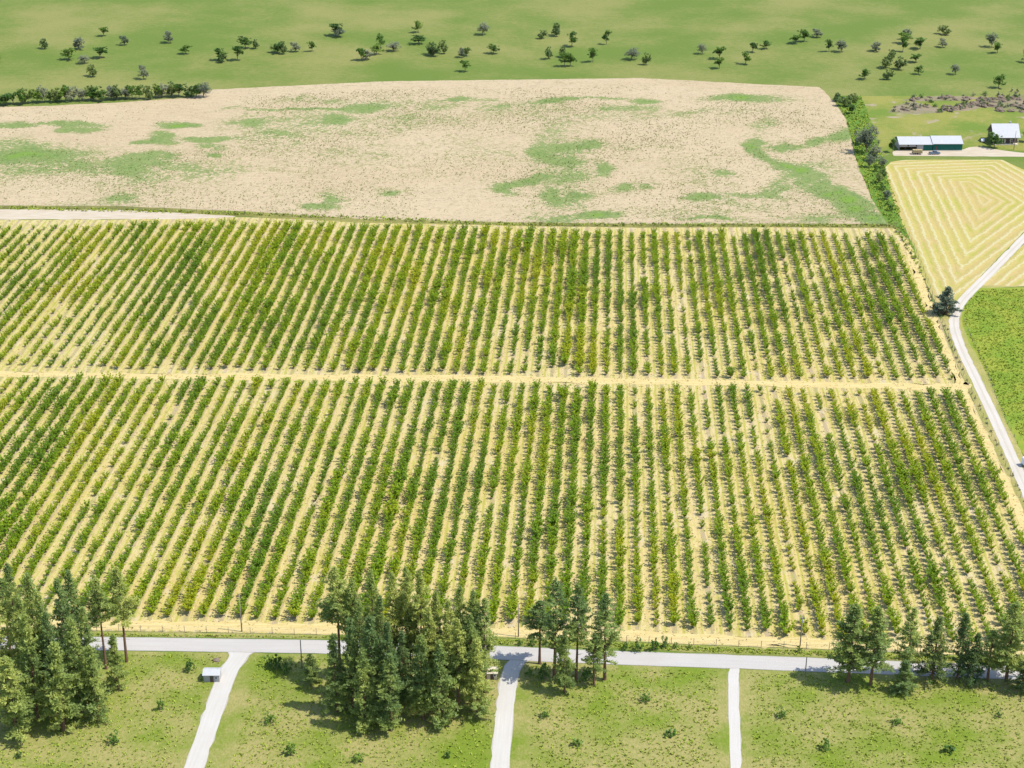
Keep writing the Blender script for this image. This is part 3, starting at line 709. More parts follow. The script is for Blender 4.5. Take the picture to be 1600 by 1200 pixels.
BK = {'green': [broad_kind(71, 8, 3.4, M_leaf), broad_kind(72, 9, 3.6, M_leaf, clumps=80), broad_kind(73, 8, 3.0, M_leaf)],
      'olive': [broad_kind(74, 12, 6, M_olive, trunk=.12, clumps=120, leaf=.6), broad_kind(75, 9, 4.2, M_olive, trunk=.12, clumps=90)],
      'shrub': [broad_kind(81, 2.2, 1.5, M_leaf, trunk=.08, clumps=26, leaf=.3, n=16), broad_kind(82, 1.9, 1.6, M_leaf, trunk=.06, clumps=26, leaf=.28, n=16)],
      'dark': [broad_kind(83, 6, 3.4, M_fir, trunk=.1, clumps=60, leaf=.5)],
      'sage': [broad_kind(84, 1.7, 1.3, M_olive, trunk=.06, clumps=18, leaf=.3, n=12)]}
def broad(kind, x, yb, yt, hw, label, name='leafy_tree', cat='tree', group=None, world=None, h=None):
    X, Y = world or G(x, yb); h = h or max(.6, ztop(X, Y, yt))
    n_ = kc.get(kind, 0); kc[kind] = n_+1
    tm, cm, h0, r0 = BK[kind][n_ % len(BK[kind])]
    e = empty(name, (X, Y, 0), rr.uniform(0, 6.28)); d = Y*cp + CAMZ*sp; wr = hw*d/F/(r0*.95); e.scale = (wr, wr, h/h0)
    tag(e, label, cat, group)
    for nm, m_ in (('trunk' if name != 'shrub' else 'stem', tm), ('crown', cm)):
        c = bpy.data.objects.new(nm, m_); link(c); c.parent = e
for a in [
 ('olive',1353,238,194,21,'large round grey green tree on the edge of the stubble field'),
 ('olive',1366,252,226,12,'grey green tree just below the large round one'),
 ('olive',1377,262,246,9,'small grey tree low in the field hedge above the hay meadow corner'),
 ('green',1394,238,216,8,'small green tree at the left end of the white roofed sheds'),
 ('green',1553,231,207,14,'round green tree in front of the white roofed house'),
 ('green',1603,222,205,9,'green tree cut by the right edge beside the house'),
 ('dark',1319,166,150,13,'dark tree at the top corner of the stubble field'),
 ('green',1331,178,163,10,'green tree just right of the dark tree at the top corner'),
 ('dark',1308,158,144,9,'dark tree leaning over the stubble field at its top corner'),
 ('dark',1332,160,145,11,'dark tree behind the green tree at the top corner'),
 ('olive',1344,226,208,12,'grey tree overlapping the left side of the large round one'),
 ('olive',1358,262,242,10,'loose grey tree below the two grey green ones'),
 ('dark',1380,276,262,7,'dark shrubby tree just above the dark bushy hedge tree'),
 ('dark',1373,286,266,9,'dark bushy tree in the hedge beside the hay meadow'),
 ('olive',1385,312,296,9,'rounded grey bush low in the hedge beside the hay meadow'),
]: broad(*a)
for a in [
 (1368,268,256,7,'bright green shrub in the hedge beneath the grey trees'),(1380,297,284,8,'bright green shrub between the dark bushy tree and the grey bush'),
 (1392,330,318,7,'shrub at the lower end of the hedge strip'),(1387,322,313,6,'low shrub just above the lowest hedge shrub'),
 (296,1050,1031,11,'round green shrub on the lawn left of the first driveway'),(420,1042,1024,10,'green shrub right of the first driveway'),
 (434,1048,1024,13,'broad green shrub, largest right of the first driveway'),(450,1052,1034,11,'green shrub nearest the small pointed pine'),
 (811,1008,998,6,'small shrub on the verge at a utility pole'),(834,1009,992,8,'dark green shrub under the leftmost centre pine'),
 (978,1016,1003,7,'shrub on the verge, leftmost of the bushes right of centre pines'),(997,1017,998,10,'blue green shrub, second on the verge right of the centre pines'),
 (1021,1017,996,10,'large shrub in the middle of the bushes along the verge'),(1038,1013,993,8,'dark shrub at the right end of the bushes along the verge'),
 (1056,1013,1003,6,'low pale shrub right of the dark verge shrub'),(1077,1013,1003,4,'tiny dark shrub by the roadside fence'),(1248,1019,1008,6,'shrub at the foot of the utility pole by the fence'),
 (850,1062,1036,14,'leafy shrub at the foot of the leftmost centre pine'),(915,1064,1044,14,'low leafy shrub under the centre pines'),(825,1058,1040,10,'shrub at the right side of the middle driveway'),
]: broad('shrub', *a, name='shrub', cat='shrub')
for x, y in ((30,1185),(180,1160),(250,1110),(420,1130),(455,1180),(560,1190),(700,1185),(850,1120),(900,1165),(1010,1095),(1050,1150),(1220,1120),(1290,1170),(1400,1130),(1480,1175),(1560,1120)):
    broad('shrub', x, y, y-rr.uniform(9,20), rr.uniform(7,14), 'shrub growing on the lawn in the near foreground below the road', 'shrub', 'shrub', 'shrubs on the near lawn')
# river-bank trees at the far left and the woods beyond the fields
for i in range(28):
    x = i*12 + rr.uniform(-5,5)-6; yb = 165-i*.5+rr.uniform(-3,.5)
    broad(rr.choice(('green','dark','dark','green','olive')), x, yb, yb-rr.uniform(16,26), rr.uniform(10,15), 'tree in the dark line beyond the far top left edge of the stubble field', group='trees beyond the stubble field')
for i in range(90):
    x = rr.uniform(-20,1620); yb = rr.triangular(40,142,80)
    if 330 < x < 1290 and yb > 112: continue
    kd = rr.choice(('green','green','dark','olive')); wd_n = {'green':'mid green','dark':'dark','olive':'grey green'}[kd]
    broad(kd, x, yb, yb-rr.uniform(13,24), rr.uniform(8,14), wd_n+' distant tree scattered on the grassland past the fields', group=wd_n+' distant trees')
# weeds on the drive side of the orchard fence
for i in range(46):
    t = i/45; q = spline([(1403,362),(1440,425),(1462,480),(1482,522),(1506,580),(1538,650),(1570,718),(1606,792)], 10); c = q[int(t*(len(q)-1))]
    if 1468 < c[0] < 1476: continue
    broad('sage', c[0]+rr.uniform(-3,1), c[1]+rr.uniform(-2,2), 0, rr.uniform(2,4), 'scrubby grey green weed bush along the side fence of the orchard', 'shrub', 'shrub', 'weed bushes along the side fence', h=rr.uniform(.7,1.5))

M_scree = land_mat('stony_ground', (.13,.15,.04), (.24,.18,.13), .06, .46, .5)
for pg in ([(1385,176),(1400,166),(1425,158),(1450,164),(1480,172),(1470,177),(1430,178)],[(1405,157),(1440,151),(1500,150),(1530,153),(1500,158),(1450,158)],[(1462,172),(1500,163),(1545,156),(1600,148),(1720,146),(1720,178),(1600,176),(1545,167),(1500,174)]):
    sheet('stony_ground', pg, 2.5, .04, M_scree, None, 1.6)
# ------------------------------------------------------------------ rocks on the hill
def rock_mesh(seed):
    bm = bmesh.new(); bmesh.ops.create_icosphere(bm, subdivisions=3, radius=1)
    for v in bm.verts:
        n_ = noise.noise(v.co*1.1+Vector((seed*3.3,0,0)))*.6 + noise.noise(v.co*3+Vector((seed,5,0)))*.22
        v.co *= 1+n_; v.co.z *= .62
        v.co.x = round(v.co.x*3.2)/3.2*.5+v.co.x*.5
    m = bpy.data.meshes.new('boulder'); bm.to_mesh(m); bm.free(); m.materials.append(M_rock); return m
M_rock = simple('lichen_rock', (.15,.115,.085), .95, .1, 0, .6, .5)
rocks = [rock_mesh(i) for i in range(5)]
ridge = [((1400,172),(1470,162),40,4),((1420,155),(1520,153),40,4),((1468,172),(1545,160),90,5),((1530,158),(1610,152),100,8),((1560,172),(1610,168),40,6)]
for (a, b, n_, sy_) in ridge:
    for i in range(int(n_*.36)):
        t = rr.random(); X, Y = G(a[0]+(b[0]-a[0])*t+rr.uniform(-5,5), a[1]+(b[1]-a[1])*t+rr.gauss(0,sy_*.5)); s = rr.uniform(.6,2.0)
        o = bpy.data.objects.new('boulder', rocks[rr.randrange(5)]); link(o); o.location = (X, Y, s*.15)
        o.scale = (s*rr.uniform(.9,1.5), s, s*rr.uniform(.7,1.2)); o.rotation_euler = (0,0,rr.uniform(0,6.28))
        tag(o, 'grey brown boulder in the rocky outcrop on the far right hillside', 'boulder', 'boulders of the rocky outcrop')
    for i in range(int(n_*.3)):
        t = rr.random(); broad('sage' if i % 3 else 'shrub', a[0]+(b[0]-a[0])*t+rr.uniform(-5,5), a[1]+(b[1]-a[1])*t+rr.gauss(0,sy_*.6), 0, rr.uniform(3,6), 'small bush growing among the boulders of the far right hillside', 'shrub', 'shrub', 'bushes among the boulders', h=rr.uniform(1.2,2.6))
X, Y = G(339,1032); o = bpy.data.objects.new('boulder', rocks[1]); link(o); o.location = (X, Y, .2); o.scale = (.9,.8,.6)
tag(o, 'grey boulder on the lawn corner beside the first driveway', 'boulder')

# ------------------------------------------------------------------ tufts: one mesh of thin blades
def tufts(name, pts, size, blades, mat, label, cat, hz=1.0):
    P = np.asarray(pts, float); n = len(P); B = np.repeat(P, blades, 0); r = rng
    a = r.random(n*blades)*6.283; s = np.repeat(size*(.5+r.random(n)), blades)*(.7+.6*r.random(n*blades))
    off = (r.random((n*blades, 2))-.5)*s[:,None]*.8
    dx, dy = np.cos(a), np.sin(a); w = s*.22; ln = s*.55
    b0 = np.stack([B[:,0]+off[:,0]-dx*w, B[:,1]+off[:,1]-dy*w, np.full(n*blades,.03)], 1)
    b1 = np.stack([B[:,0]+off[:,0]+dx*w, B[:,1]+off[:,1]+dy*w, np.full(n*blades,.03)], 1)
    tx, ty = -dy*ln, dx*ln
    t1 = b1*1.0; t1[:,0] += tx; t1[:,1] += ty; t1[:,2] += s*hz*.8
    t0 = b0*1.0; t0[:,0] += tx*.8; t0[:,1] += ty*.8; t0[:,2] += s*hz
    V = np.stack([b0,b1,t1,t0], 1).reshape(-1,3); m = mesh_from_np(name, V, np.arange(len(V)).reshape(-1,4), mat)
    o = bpy.data.objects.new(name, m); link(o); tag(o, label, cat, None, 'stuff'); return o
def rand_in(P, n, dens=None):
    P = [G(*q) for q in P]; xs = [p[0] for p in P]; ys = [p[1] for p in P]; out = []
    X = rng.uniform(min(xs), max(xs), n*3); Y = rng.uniform(min(ys), max(ys), n*3)
    m = inpoly_np(X, Y, P)
    if dens is not None: m &= rng.random(n*3) < dens(X, Y)
    Q = np.stack([X[m], Y[m]], 1)[:n]
    for pl, w in ((DR1, 3.4), (DR2, 2.8), (DR3, 4.0), (road_px, 3.7), (drive_px, 2.2)):
        L_ = np.array(spline([G(*q) for q in pl], 10)); A = L_[:-1]; D = L_[1:]-A; DD = (D**2).sum(1)
        keep = np.ones(len(Q), bool)
        for a, d, dd in zip(A, D, DD):
            t = np.clip(((Q-a)*d).sum(1)/dd, 0, 1); keep &= ((Q-a-t[:,None]*d)**2).sum(1) > w*w
        Q = Q[keep]
    return Q
def island_mat(name, c1, c2):
    k = N(name); i_ = k.n('NewGeometry').outputs['Random Per Island']; k.base(k.mix(i_, c1, c2)); return k.m
M_weed = island_mat('weed_leaf', (.13,.15,.04), (.27,.28,.10)); M_gr = island_mat('green_blade', (.17,.25,.02), (.30,.33,.05)); M_st = island_mat('straw_blade', (.34,.26,.09), (.48,.38,.17))
inner = [(0,172),(190,165),(330,152),(600,140),(1000,136),(1270,150),(1318,188),(1330,240),(1350,290),(1380,345),(1200,347),(800,344),(560,340),(400,329),(185,320),(0,319)]
def wdens(X, Y):
    d = Y*cp + CAMZ*sp; x = X/d*F+800; up = Y*sp-CAMZ*cp; y = 600-up/d*F
    a = np.where((x < 380) & (y < 235), .12, .8); nn = np.array([noise.noise(Vector((p, q, 0))) for p, q in zip(X*.02, Y*.02)]); return np.clip(a*(.5+1.5*nn), .02, 1)
tufts('field_weeds', rand_in(inner, 18000, wdens), .36, 3, M_weed, 'small green weeds scattered over the pale stubble field', 'weeds', .8)
tufts('straw_litter', rand_in([q for q in orch if q[0] > -60 or q[0] < -400], 60000), .42, 3, M_st, 'dry mown grass lying between the orchard rows', 'dry grass', .35)
tufts('verge_grass', np.concatenate([rand_in([(-60,988),(220,991),(480,995),(800,1000),(960,1005),(1250,1017),(1620,1032),(1620,1038),(1400,1031),(1200,1022),(965,1013),(800,1007),(510,997),(-60,992)], 9000),
      rand_in([(-60,1022),(345,1023),(330,1200),(-60,1200)], 3000), rand_in([(400,1024),(800,1034),(780,1200),(360,1200)], 3500), rand_in([(830,1040),(1620,1066),(1620,1200),(830,1200)], 6000)]),
      .36, 4, M_gr, 'green grass along the paved road', 'grass', .7)
tufts('hedge_grass', np.concatenate([rand_in([(1303,150),(1345,150),(1365,200),(1384,262),(1411,350),(1441,428),(1463,482),(1438,425),(1395,356),(1362,310),(1338,250),(1322,185)], 2200),
      rand_in([(0,322),(400,332),(800,348),(1390,351),(1390,355),(800,353),(400,337),(0,327)], 3500)]), .6, 4, M_gr, 'tall grass along the field edges', 'grass', .8)
tufts('pasture_grass', rand_in([(1512,452),(1610,452),(1610,700),(1570,650),(1541,582),(1505,505)], 4000), .4, 4, M_gr, 'grass of the green pasture right of the driveway', 'grass', .7)

# ------------------------------------------------------------------ fences
M_post = simple('fence_post', (.20,.15,.12), .9, .2, 0, .3, 2); M_wire = simple('fence_wire', (.22,.20,.19), .5, .5, .3, .1, 1)
def fence(name, pix, step, h, label, rad=.07, wires=5, cat='fence'):
    P = spline([G(*q) for q in pix], 6); e = empty(name, (P[0][0], P[0][1], 0)); tag(e, label, cat)
    acc = 0; posts = [P[0]]; 
    for i in range(1, len(P)):
        a = Vector(P[i-1]); b = Vector(P[i]); L_ = (b-a).length; d = step-acc
        while d <= L_: posts.append(tuple(a+(b-a)*d/L_)); d += step
        acc = (acc+L_) % step
    posts = posts[:100]
    bm = bmesh.new(); tube(bm, [(0,0,-.1),(0,0,h)], rad, 6); bm2 = bmesh.new()
    pm_ = bpy.data.meshes.new('post'); bm.to_mesh(pm_); bm.free(); pm_.materials.append(M_post)
    x0, y0 = P[0]
    for p_ in posts:
        c = bpy.data.objects.new('post', pm_); link(c); c.parent = e; c.location = (p_[0]-x0, p_[1]-y0, 0); c.scale = (1,1,rr.uniform(.92,1.06))
    for w_ in range(wires):
        z = h*(.12+.84*w_/(wires-1)); tube(bm2, [(p_[0]-x0, p_[1]-y0, z) for p_ in posts], .014, 3, False)
    bmo('wire', bm2, M_wire, e)
fence('wire_fence', [(-20,985),(220,987),(480,992),(800,998),(960,1003),(1060,1007),(1250,1014),(1450,1022),(1620,1029)], 5.9, 2.1, 'tall wire fence with thin dark posts between orchard and paved road')
fence('wire_fence', [(-20,325),(185,327),(400,336),(560,345),(800,351),(1000,354),(1200,353),(1398,354)], 7.5, 2.2, 'tall wire fence along the far end of the orchard rows')
fence('wire_fence', [(1400,354),(1418,366),(1443,425),(1463,480),(1479,520),(1503,580),(1534,650),(1566,718),(1603,795)], 7.0, 2.0, 'wire fence down the right side of the orchard beside the gravel driveway')
fence('pasture_fence', [(1506,502),(1518,530),(1540,575),(1546,592),(1560,630),(1590,695)], 5.0, 1.2, 'low dark fence along the left edge of the green pasture', .09, 3)

# ------------------------------------------------------------------ utility poles
M_pole = simple('pole_wood', (.24,.19,.16), .9, .2, 0, .3, 2); M_ins = simple('ceramic', (.55,.56,.58), .3, .5)
def pole(x, yb, yt, label, arm=True):
    X, Y = G(x, yb); h = ztop(X, Y, yt); e = empty('utility_pole', (X, Y, 0), rr.uniform(-.1,.1)); tag(e, label, 'utility pole')
    bm = bmesh.new(); tube(bm, [(0,0,-.3),(0,0,h*.5),(0,0,h)], [.17,.145,.12], 10); bmo('shaft', bm, M_pole, e, True)
    if arm:
        bm = bmesh.new(); box(bm, -.7,.7,-.16,-.12,h-.75,h-.63); bmo('crossarm', bm, M_pole, e)
        for q in (-.6, 0, .6):
            bm = bmesh.new(); tube(bm, [(q,-.14,h-.63),(q,-.14,h-.52),(q,-.14,h-.42)], [.05,.07,.03], 8); bmo('insulator', bm, M_ins, e)
        bm = bmesh.new(); tube(bm, [(.2,-.22,h-1.9),(.2,-.22,h-1.2)], .17, 10); bmo('transformer', bm, M_ins, e)
pole(378,987,931,'dark utility pole at the fence above the first driveway', False)
pole(472,1045,1000,'utility pole across the road beside the small pointed pine', False)
pole(810,995,944,'utility pole at the fence left of the centre pines', False)
pole(1250,1010,962,'utility pole at the fence with a pale transformer left of the pine pair')
pole(1258,1056,1027,'utility pole on the near side of the road left of the pine pair', False)
pole(1584,234,205,'utility pole in the yard in front of the house', False)

# ------------------------------------------------------------------ buildings
k = N('white_metal_roof'); p = k.n('TexCoord').outputs['Object']; wv = k.n('TexWave', wave_type='BANDS', bands_direction='X'); k.L(p, wv.inputs[0]); wv.inputs['Scale'].default_value = 3.2
k.base(k.mix(k.noise(p, .8, 4, .6), (.36,.36,.37), (.42,.42,.43))); k.bump(wv.outputs[0], .5, .04); k.b.inputs['Roughness'].default_value = .45; M_roof = k.m
def siding(name, c):
    k = N(name); p = k.n('TexCoord').outputs['Object']; wv = k.n('TexWave', wave_type='BANDS', bands_direction='X'); k.L(p, wv.inputs[0]); wv.inputs['Scale'].default_value = 5
    k.base(k.mix(k.noise(p, .7, 5, .65), tuple(x*.8 for x in c), tuple(min(1, x*1.15) for x in c))); k.bump(wv.outputs[0], .6, .05); k.b.inputs['Roughness'].default_value = .5; return k.m
M_teal = siding('teal_metal_siding', (.006,.10,.075)); M_wside = siding('white_siding', (.36,.34,.33)); M_brown = siding('dark_timber', (.10,.07,.06)); M_cream = siding('cream_siding', (.6,.52,.38))
M_trim = simple('trim', (.6,.6,.6), .5); M_dark = simple('dark_interior', (.03,.025,.025), .9); M_glass = simple('window_glass', (.04,.05,.06), .08, .6)
M_gutter = simple('gutter', (.35,.35,.36), .5)
def gable_roof(bm, x0, x1, y0, y1, ze, zr, th=.18, yr=None):
    yr = yr if yr is not None else (y0+y1)/2
    pr = [(y0,ze),(yr,zr),(y1,ze),(y1,ze+th),(yr,zr+th),(y0,ze+th)]
    A = [bm.verts.new((x0,y,z)) for y, z in pr]; B = [bm.verts.new((x1,y,z)) for y, z in pr]
    bm.faces.new((A[0],A[1],A[4],A[5])); bm.faces.new((A[1],A[2],A[3],A[4])); bm.faces.new((B[0],B[5],B[4],B[1])); bm.faces.new((B[1],B[4],B[3],B[2]))
    for i, j in ((0,1),(1,2),(2,3),(3,4),(4,5),(5,0)): bm.faces.new((A[i],B[i],B[j],A[j]))
def gable_end(bm, x, y0, y1, ze, zr, th=.14, sgn=1):
    A = [bm.verts.new((x,y,z)) for y, z in ((y0,ze),(y1,ze),((y0+y1)/2,zr))]; B = [bm.verts.new((x+th*sgn,y,z)) for y, z in ((y0,ze),(y1,ze),((y0+y1)/2,zr))]
    bm.faces.new(A); bm.faces.new(B[::-1])
    for i, j in ((0,1),(1,2),(2,0)): bm.faces.new((A[i],B[i],B[j],A[j]))
def window(parent, x, z, w, h, y=-.03):
    bm = bmesh.new()
    for a in ((x-w/2,x+w/2,y,y+.05,z,z+.08),(x-w/2,x+w/2,y,y+.05,z+h-.08,z+h),(x-w/2,x-w/2+.08,y,y+.05,z+.08,z+h-.08),(x+w/2-.08,x+w/2,y,y+.05,z+.08,z+h-.08)): box(bm, *a)
    f = bmo('window', bm, M_trim, parent); bm = bmesh.new(); box(bm, x-w/2+.08,x+w/2-.08,y+.015,y+.028,z+.08,z+h-.08); bmo('pane', bm, M_glass, f)
def shed(x0, x1, yb, ye, yridge, run, depth, label, front):
    (X0, Y0), (X1, Y1) = G(x0, yb), G(x1, yb); Y = (Y0+Y1)/2; e = empty('metal_shed', (X0, Y, 0)); tag(e, label, 'shed'); w = X1-X0
    ze = ztop(X0, Y, ye); zr = ztop(X0, Y+depth/2, yridge)
    front(e, w, depth, ze)
    bm = bmesh.new(); gable_end(bm, 0, 0, depth, ze, zr-.05, .14, 1); gable_end(bm, w, 0, depth, ze, zr-.05, .14, -1); bmo('gable', bm, M_teal if w > 10 else M_cream, e)
    bm = bmesh.new(); gable_roof(bm, -.5, w+.3, -.55, depth+.55, ze-.12, zr+.05); bmo('roof', bm, M_roof, e)
    return e, w, ze
def frontB(e, w, d, ze):
    bm = bmesh.new(); box(bm, 0,w,0,.15,0,ze); box(bm, 0,w,d-.15,d,0,ze); box(bm, 0,.15,.15,d-.15,0,ze); box(bm, w-.15,w,.15,d-.15,0,ze); bmo('wall', bm, M_teal, e)
    bm = bmesh.new(); box(bm, -.02,w+.02,-.03,-.003,0,.35); bmo('base_trim', bm, M_gutter, e)
    bm = bmesh.new(); box(bm, w*.08,w*.08+1,-.05,-.004,.36,2.3); bmo('door', bm, M_brown, e)
    bm = bmesh.new(); box(bm, w*.5,w*.5+4,-.06,-.004,.36,ze-.5); bmo('sliding_door', bm, M_teal, e)
def frontA(e, w, d, ze):
    bm = bmesh.new(); box(bm, 0,w,d-.15,d,0,ze); box(bm, 0,.15,.15,d-.15,0,ze); box(bm, w-.15,w,.15,d-.15,0,ze); bmo('wall', bm, M_wside, e)
    a = w*.53; b = w*.72
    bm = bmesh.new(); box(bm, a,b,0,.15,0,ze); bmo('white_panel', bm, M_wside, e)
    bm = bmesh.new(); box(bm, b,w,0,.15,0,ze); bmo('green_panel', bm, M_teal, e)
    bm = bmesh.new(); box(bm, 0,a,0,.15,ze-1.35,ze); bmo('fascia', bm, M_wside, e)
    bm = bmesh.new(); box(bm, .15,a,5.5,5.65,0,ze); bmo('back_wall', bm, M_brown, e)
    for q in (0.02, a*.33, a*.66):
        bm = bmesh.new(); box(bm, q,q+.2,.0,.14,0,ze-1.36); bmo('post', bm, M_brown, e)
    for q in (a*.45, a*.92):
        bm = bmesh.new(); box(bm, q,q+.7,-.03,-.004,ze-1.1,ze-.4); bmo('vent', bm, M_dark, e)
shed(1405, 1456.5, 235.5, 225.5, 213.8, 6, 12, 'long open fronted shed with white roof and mixed white and green front', frontA)
shed(1457.5, 1503, 235.5, 224.5, 212.6, 6, 12, 'green metal shed with a white roof, right of the pair', frontB)
# house
(X0, Y), (X1, _) = G(1553, 227), G(1591, 227); w = X1-X0; dd = 13
e = empty('farm_house', (X0, Y, 0)); tag(e, 'brown timber house with a big white metal roof and shaded front porch', 'house')
ze = ztop(X0, Y, 215); zr = ztop(X0, Y+dd/2, 193.5)
bm = bmesh.new(); y0 = 2.6
box(bm, 0,w,y0,y0+.2,0,ze+1.0); box(bm, 0,w,dd-.2,dd,0,ze); box(bm, 0,.2,y0+.2,dd-.2,0,ze); box(bm, w-.2,w,y0+.2,dd-.2,0,ze); bmo('wall', bm, M_brown, e)
bm = bmesh.new(); gable_end(bm, 0, .4, dd-.2, ze, zr-.3, .2, 1); gable_end(bm, w, .4, dd-.2, ze, zr-.3, .2, -1); bmo('gable', bm, M_brown, e)
bm = bmesh.new(); gable_roof(bm, -.8, w+.7, -.4, dd+.5, ze-.15, zr); bmo('roof', bm, M_roof, e)
bm = bmesh.new(); box(bm, 0,w,-.1,y0-.01,.0,.45); bmo('porch_deck', bm, M_cream, e)
for q in (.1, w*.33, w*.66, w-.3):
    bm = bmesh.new(); box(bm, q,q+.2,.05,.25,.45,ze-.1); bmo('porch_post', bm, M_cream, e)
bm = bmesh.new(); box(bm, w*.45,w*.45+1,y0-.06,y0-.004,.46,2.5); dr = bmo('door', bm, M_cream, e)
bm = bmesh.new(); box(bm, w*.45+.85,w*.45+.92,y0-.1,y0-.062,1.4,1.5); bmo('handle', bm, M_gutter, dr)
for q in (.2, .75): window(e, w*q, 1.2, 1.5, 1.2, y0-.055)
bm = bmesh.new(); box(bm, w*.7,w*.7+.8,dd*.55,dd*.55+.8,zr-2.5,zr+1.0); bmo('chimney', bm, M_gutter, e)
# low roofs at the lower edge of the photo
def hut(x, y, w, d, h, wallm, label, rz=0.0):
    X, Y = G(x, y); e = empty('garden_shed', (X-w/2, Y, 0), rz); tag(e, label, 'shed')
    bm = bmesh.new(); box(bm, 0,w,0,.1,0,h); box(bm, 0,w,d-.1,d,0,h); box(bm, 0,.1,.1,d-.1,0,h); box(bm, w-.1,w,.1,d-.1,0,h); bmo('wall', bm, wallm, e)
    bm = bmesh.new(); gable_end(bm, 0, 0, d, h, h+.75, .1, 1); gable_end(bm, w, 0, d, h, h+.75, .1, -1); bmo('gable', bm, wallm, e)
    bm = bmesh.new(); gable_roof(bm, -.25, w+.25, -.3, d+.3, h-.05, h+.8, .1); bmo('roof', bm, M_roof if wallm != M_cream else M_cream, e)
    bm = bmesh.new(); box(bm, w*.4,w*.4+.9,-.05,-.004,0,2.0); dr = bmo('door', bm, M_brown, e)
    bm = bmesh.new(); box(bm, w*.4+.75,w*.4+.82,-.09,-.052,.95,1.05); bmo('handle', bm, M_gutter, dr)
    window(e, w*.8, 1.0, .7, .7, -.055)
hut(331, 1066, 4.0, 3.0, 2.2, M_wside, 'small white roofed shed at the lower edge left of the first driveway')
hut(768, 1062, 2.8, 2.6, 2.0, M_cream, 'small cream shed at the lower edge beside the middle driveway')

# ------------------------------------------------------------------ vehicles
M_tyre = simple('tyre', (.025,.025,.025), .9); M_rim = simple('rim', (.4,.4,.42), .35, .5, .6); M_lamp = simple('lamp_lens', (.7,.7,.65), .2, .5); M_red = simple('tail_lens', (.3,.02,.02), .3, .5)
M_bed = simple('bed_liner', (.05,.05,.055), .8)
def profile(bm, pts, w, top_in=.0, zt=1.0):
    A = []; B = []
    for x, z in pts:
        k_ = top_in if z > zt else 0
        A.append(bm.verts.new((x, -w/2+k_, z))); B.append(bm.verts.new((x, w/2-k_, z)))
    bm.faces.new(A); bm.faces.new(B[::-1]); n_ = len(pts)
    for i in range(n_): bm.faces.new((A[i], A[(i+1) % n_], B[(i+1) % n_], B[i]))
def wheels(e, xs, w, r=.38):
    for x in xs:
        for s in (-1, 1):
            bm = bmesh.new(); tube(bm, [(x, s*(w/2-.24), r),(x, s*(w/2-.22), r),(x, s*(w/2), r),(x, s*(w/2+.02), r)], [r*.85,r,r,r*.85], 18); wh = bmo('wheel', bm, M_tyre, e)
            bm = bmesh.new(); tube(bm, [(x, s*(w/2+.0), r),(x, s*(w/2+.035), r)], r*.58, 14); bmo('rim', bm, M_rim, wh)
def lamps(e, xf, xr, w, z):
    for s in (-1, 1):
        bm = bmesh.new(); box(bm, xf-.03,xf+.03,s*w*.36-.16,s*w*.36+.16,z-.09,z+.09); bmo('headlight', bm, M_lamp, e)
        bm = bmesh.new(); box(bm, xr-.03,xr+.03,s*w*.4-.09,s*w*.4+.09,z-.12,z+.15); bmo('tail_light', bm, M_red, e)
def car(px, rz, paint, pts, glass, w, name, label, bed=None, wx=(-1.4,1.4), zt=1.05):
    X, Y = G(*px); e = empty(name, (X, Y, .06), rz); tag(e, label, 'pickup truck' if name == 'pickup_truck' else 'car')
    bm = bmesh.new(); profile(bm, pts, w, .14, zt); bmesh.ops.bevel(bm, geom=bm.edges[:], offset=.05, segments=2, affect='EDGES'); bmo('body', bm, paint, e)
    bm = bmesh.new(); profile(bm, glass, w-.12, .1, zt+.1)
    for v in bm.verts: v.co.y *= 1.045
    bmo('window', bm, M_glass, e)
    if bed: 
        bm = bmesh.new(); box(bm, *bed); bmo('cargo_bed', bm, M_bed, e)
    wheels(e, wx, w); x_ = [p_[0] for p_ in pts]; lamps(e, max(x_), min(x_), w, .75)
    for s in (-1, 1):
        bm = bmesh.new(); box(bm, .75,.9,s*(w/2+.08)-.09,s*(w/2+.08)+.09,1.02,1.18); bmo('mirror', bm, paint, e)
P_slate = simple('slate_paint', (.10,.13,.18), .3, .5); P_white = simple('white_paint', (.78,.74,.74), .3, .5)
car((1460,241), R(3), P_slate, [(-2.8,.4),(2.75,.4),(2.8,.95),(1.5,1.1),(.85,1.75),(-.6,1.78),(-.85,1.12),(-2.8,1.08)], [(1.28,1.16),(.8,1.68),(-.55,1.7),(-.72,1.18)], 1.95, 'pickup_truck',
    'slate blue pickup truck parked on the gravel before the green shed', (-2.7,-.95,-.85,.85,1.0,1.1), (-1.75,1.8))
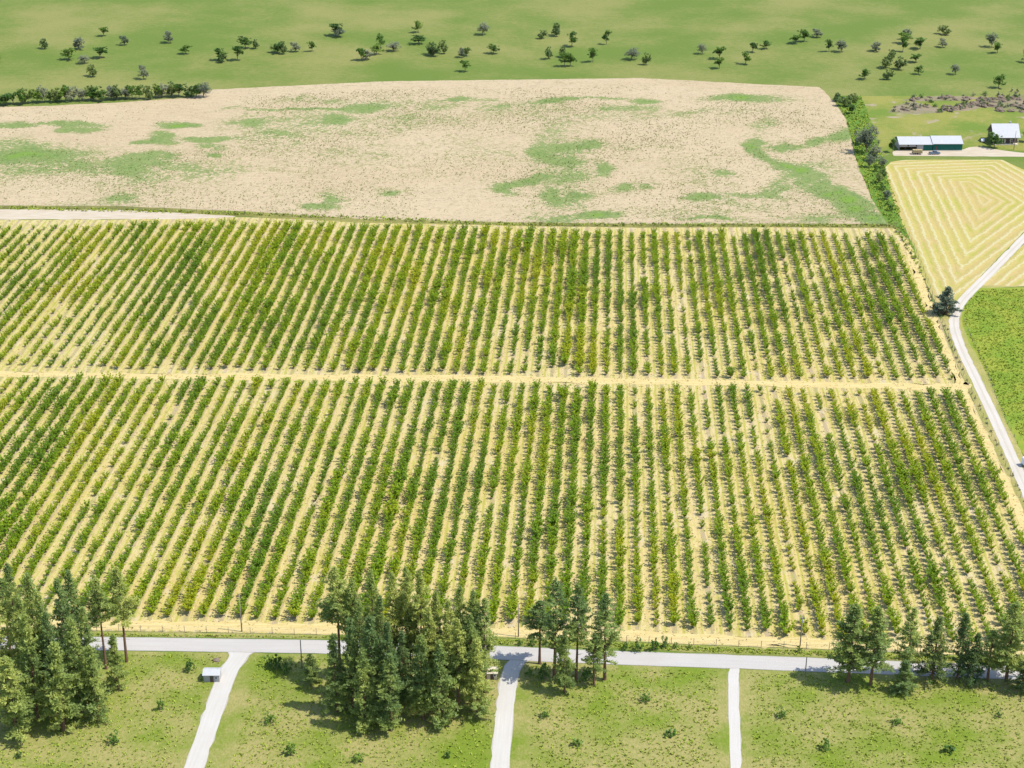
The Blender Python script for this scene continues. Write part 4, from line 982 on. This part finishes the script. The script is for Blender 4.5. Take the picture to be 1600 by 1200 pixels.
car((1535,221), R(80), P_white, [(-2.1,.35),(2.1,.35),(2.15,.85),(1.2,1.0),(.45,1.5),(-1.3,1.5),(-2.1,1.0)], [(1.0,1.05),(.42,1.43),(-1.25,1.43),(-1.8,1.05)], 1.8, 'parked_car',
    'white car parked in shade left of the house', None, (-1.3,1.35), .98)
# wagon loaded with straw bales
X, Y = G(1433,241); e = empty('flatbed_trailer', (X, Y, .06), R(-3)); tag(e, 'flatbed trailer on wheels parked before the open shed', 'trailer')
bm = bmesh.new(); box(bm, -2.6,2.4,-1.1,1.1,.75,.9); bmo('deck', bm, M_brown, e); bm = bmesh.new(); tube(bm, [(-2.6,0,.72),(-4.2,0,.6)], .06, 6); bmo('drawbar', bm, M_gutter, e); wheels(e, (-.6,.5), 2.2, .36)
M_hb = simple('hay_bale', (.36,.28,.15), .95, .1, 0, .25, 3)
for j in range(2):
    for i in range(4):
        for r_ in range(2):
            bm = bmesh.new(); box(bm, -.58,.58,-.5,.5,0,.72,.05); o = bmo('hay_bale', bm, M_hb); o.location = (X-1.8+i*1.2+rr.uniform(-.02,.02), Y-.52+r_*1.05, .06+.905+j*.725); o.rotation_euler = (0,0,R(-3))
            tag(o, 'square tan hay bale stacked on the flatbed trailer', 'hay bale', 'hay bales on the flatbed trailer')
# camper at the right edge
X, Y = G(1613,727); e = empty('camper_trailer', (X, Y, .04), R(12)); tag(e, 'pale blue white camper trailer cut by the right edge beside the driveway', 'camper')
bm = bmesh.new(); box(bm, -3.4,3.4,-1.2,1.2,.45,2.9,.2); bmo('body', bm, simple('camper_shell', (.66,.72,.80), .35, .4), e)
for q in (-2.0, 1.6): window(e, q, 1.5, 1.3, .7, -1.24)
bm = bmesh.new(); box(bm, -.3,.4,-1.235,-1.204,.55,2.4); dr = bmo('door', bm, P_white, e); bm = bmesh.new(); box(bm, .28,.34,-1.27,-1.238,1.4,1.5); bmo('handle', bm, M_gutter, dr)
bm = bmesh.new(); box(bm, -.8,.2,-.4,.4,2.904,3.15,.05); bmo('roof_vent', bm, P_white, e); wheels(e, (-.6,.3), 2.2, .34)
bm = bmesh.new(); tube(bm, [(-3.4,0,.5),(-4.6,0,.5)], .06, 6); bmo('drawbar', bm, M_gutter, e)
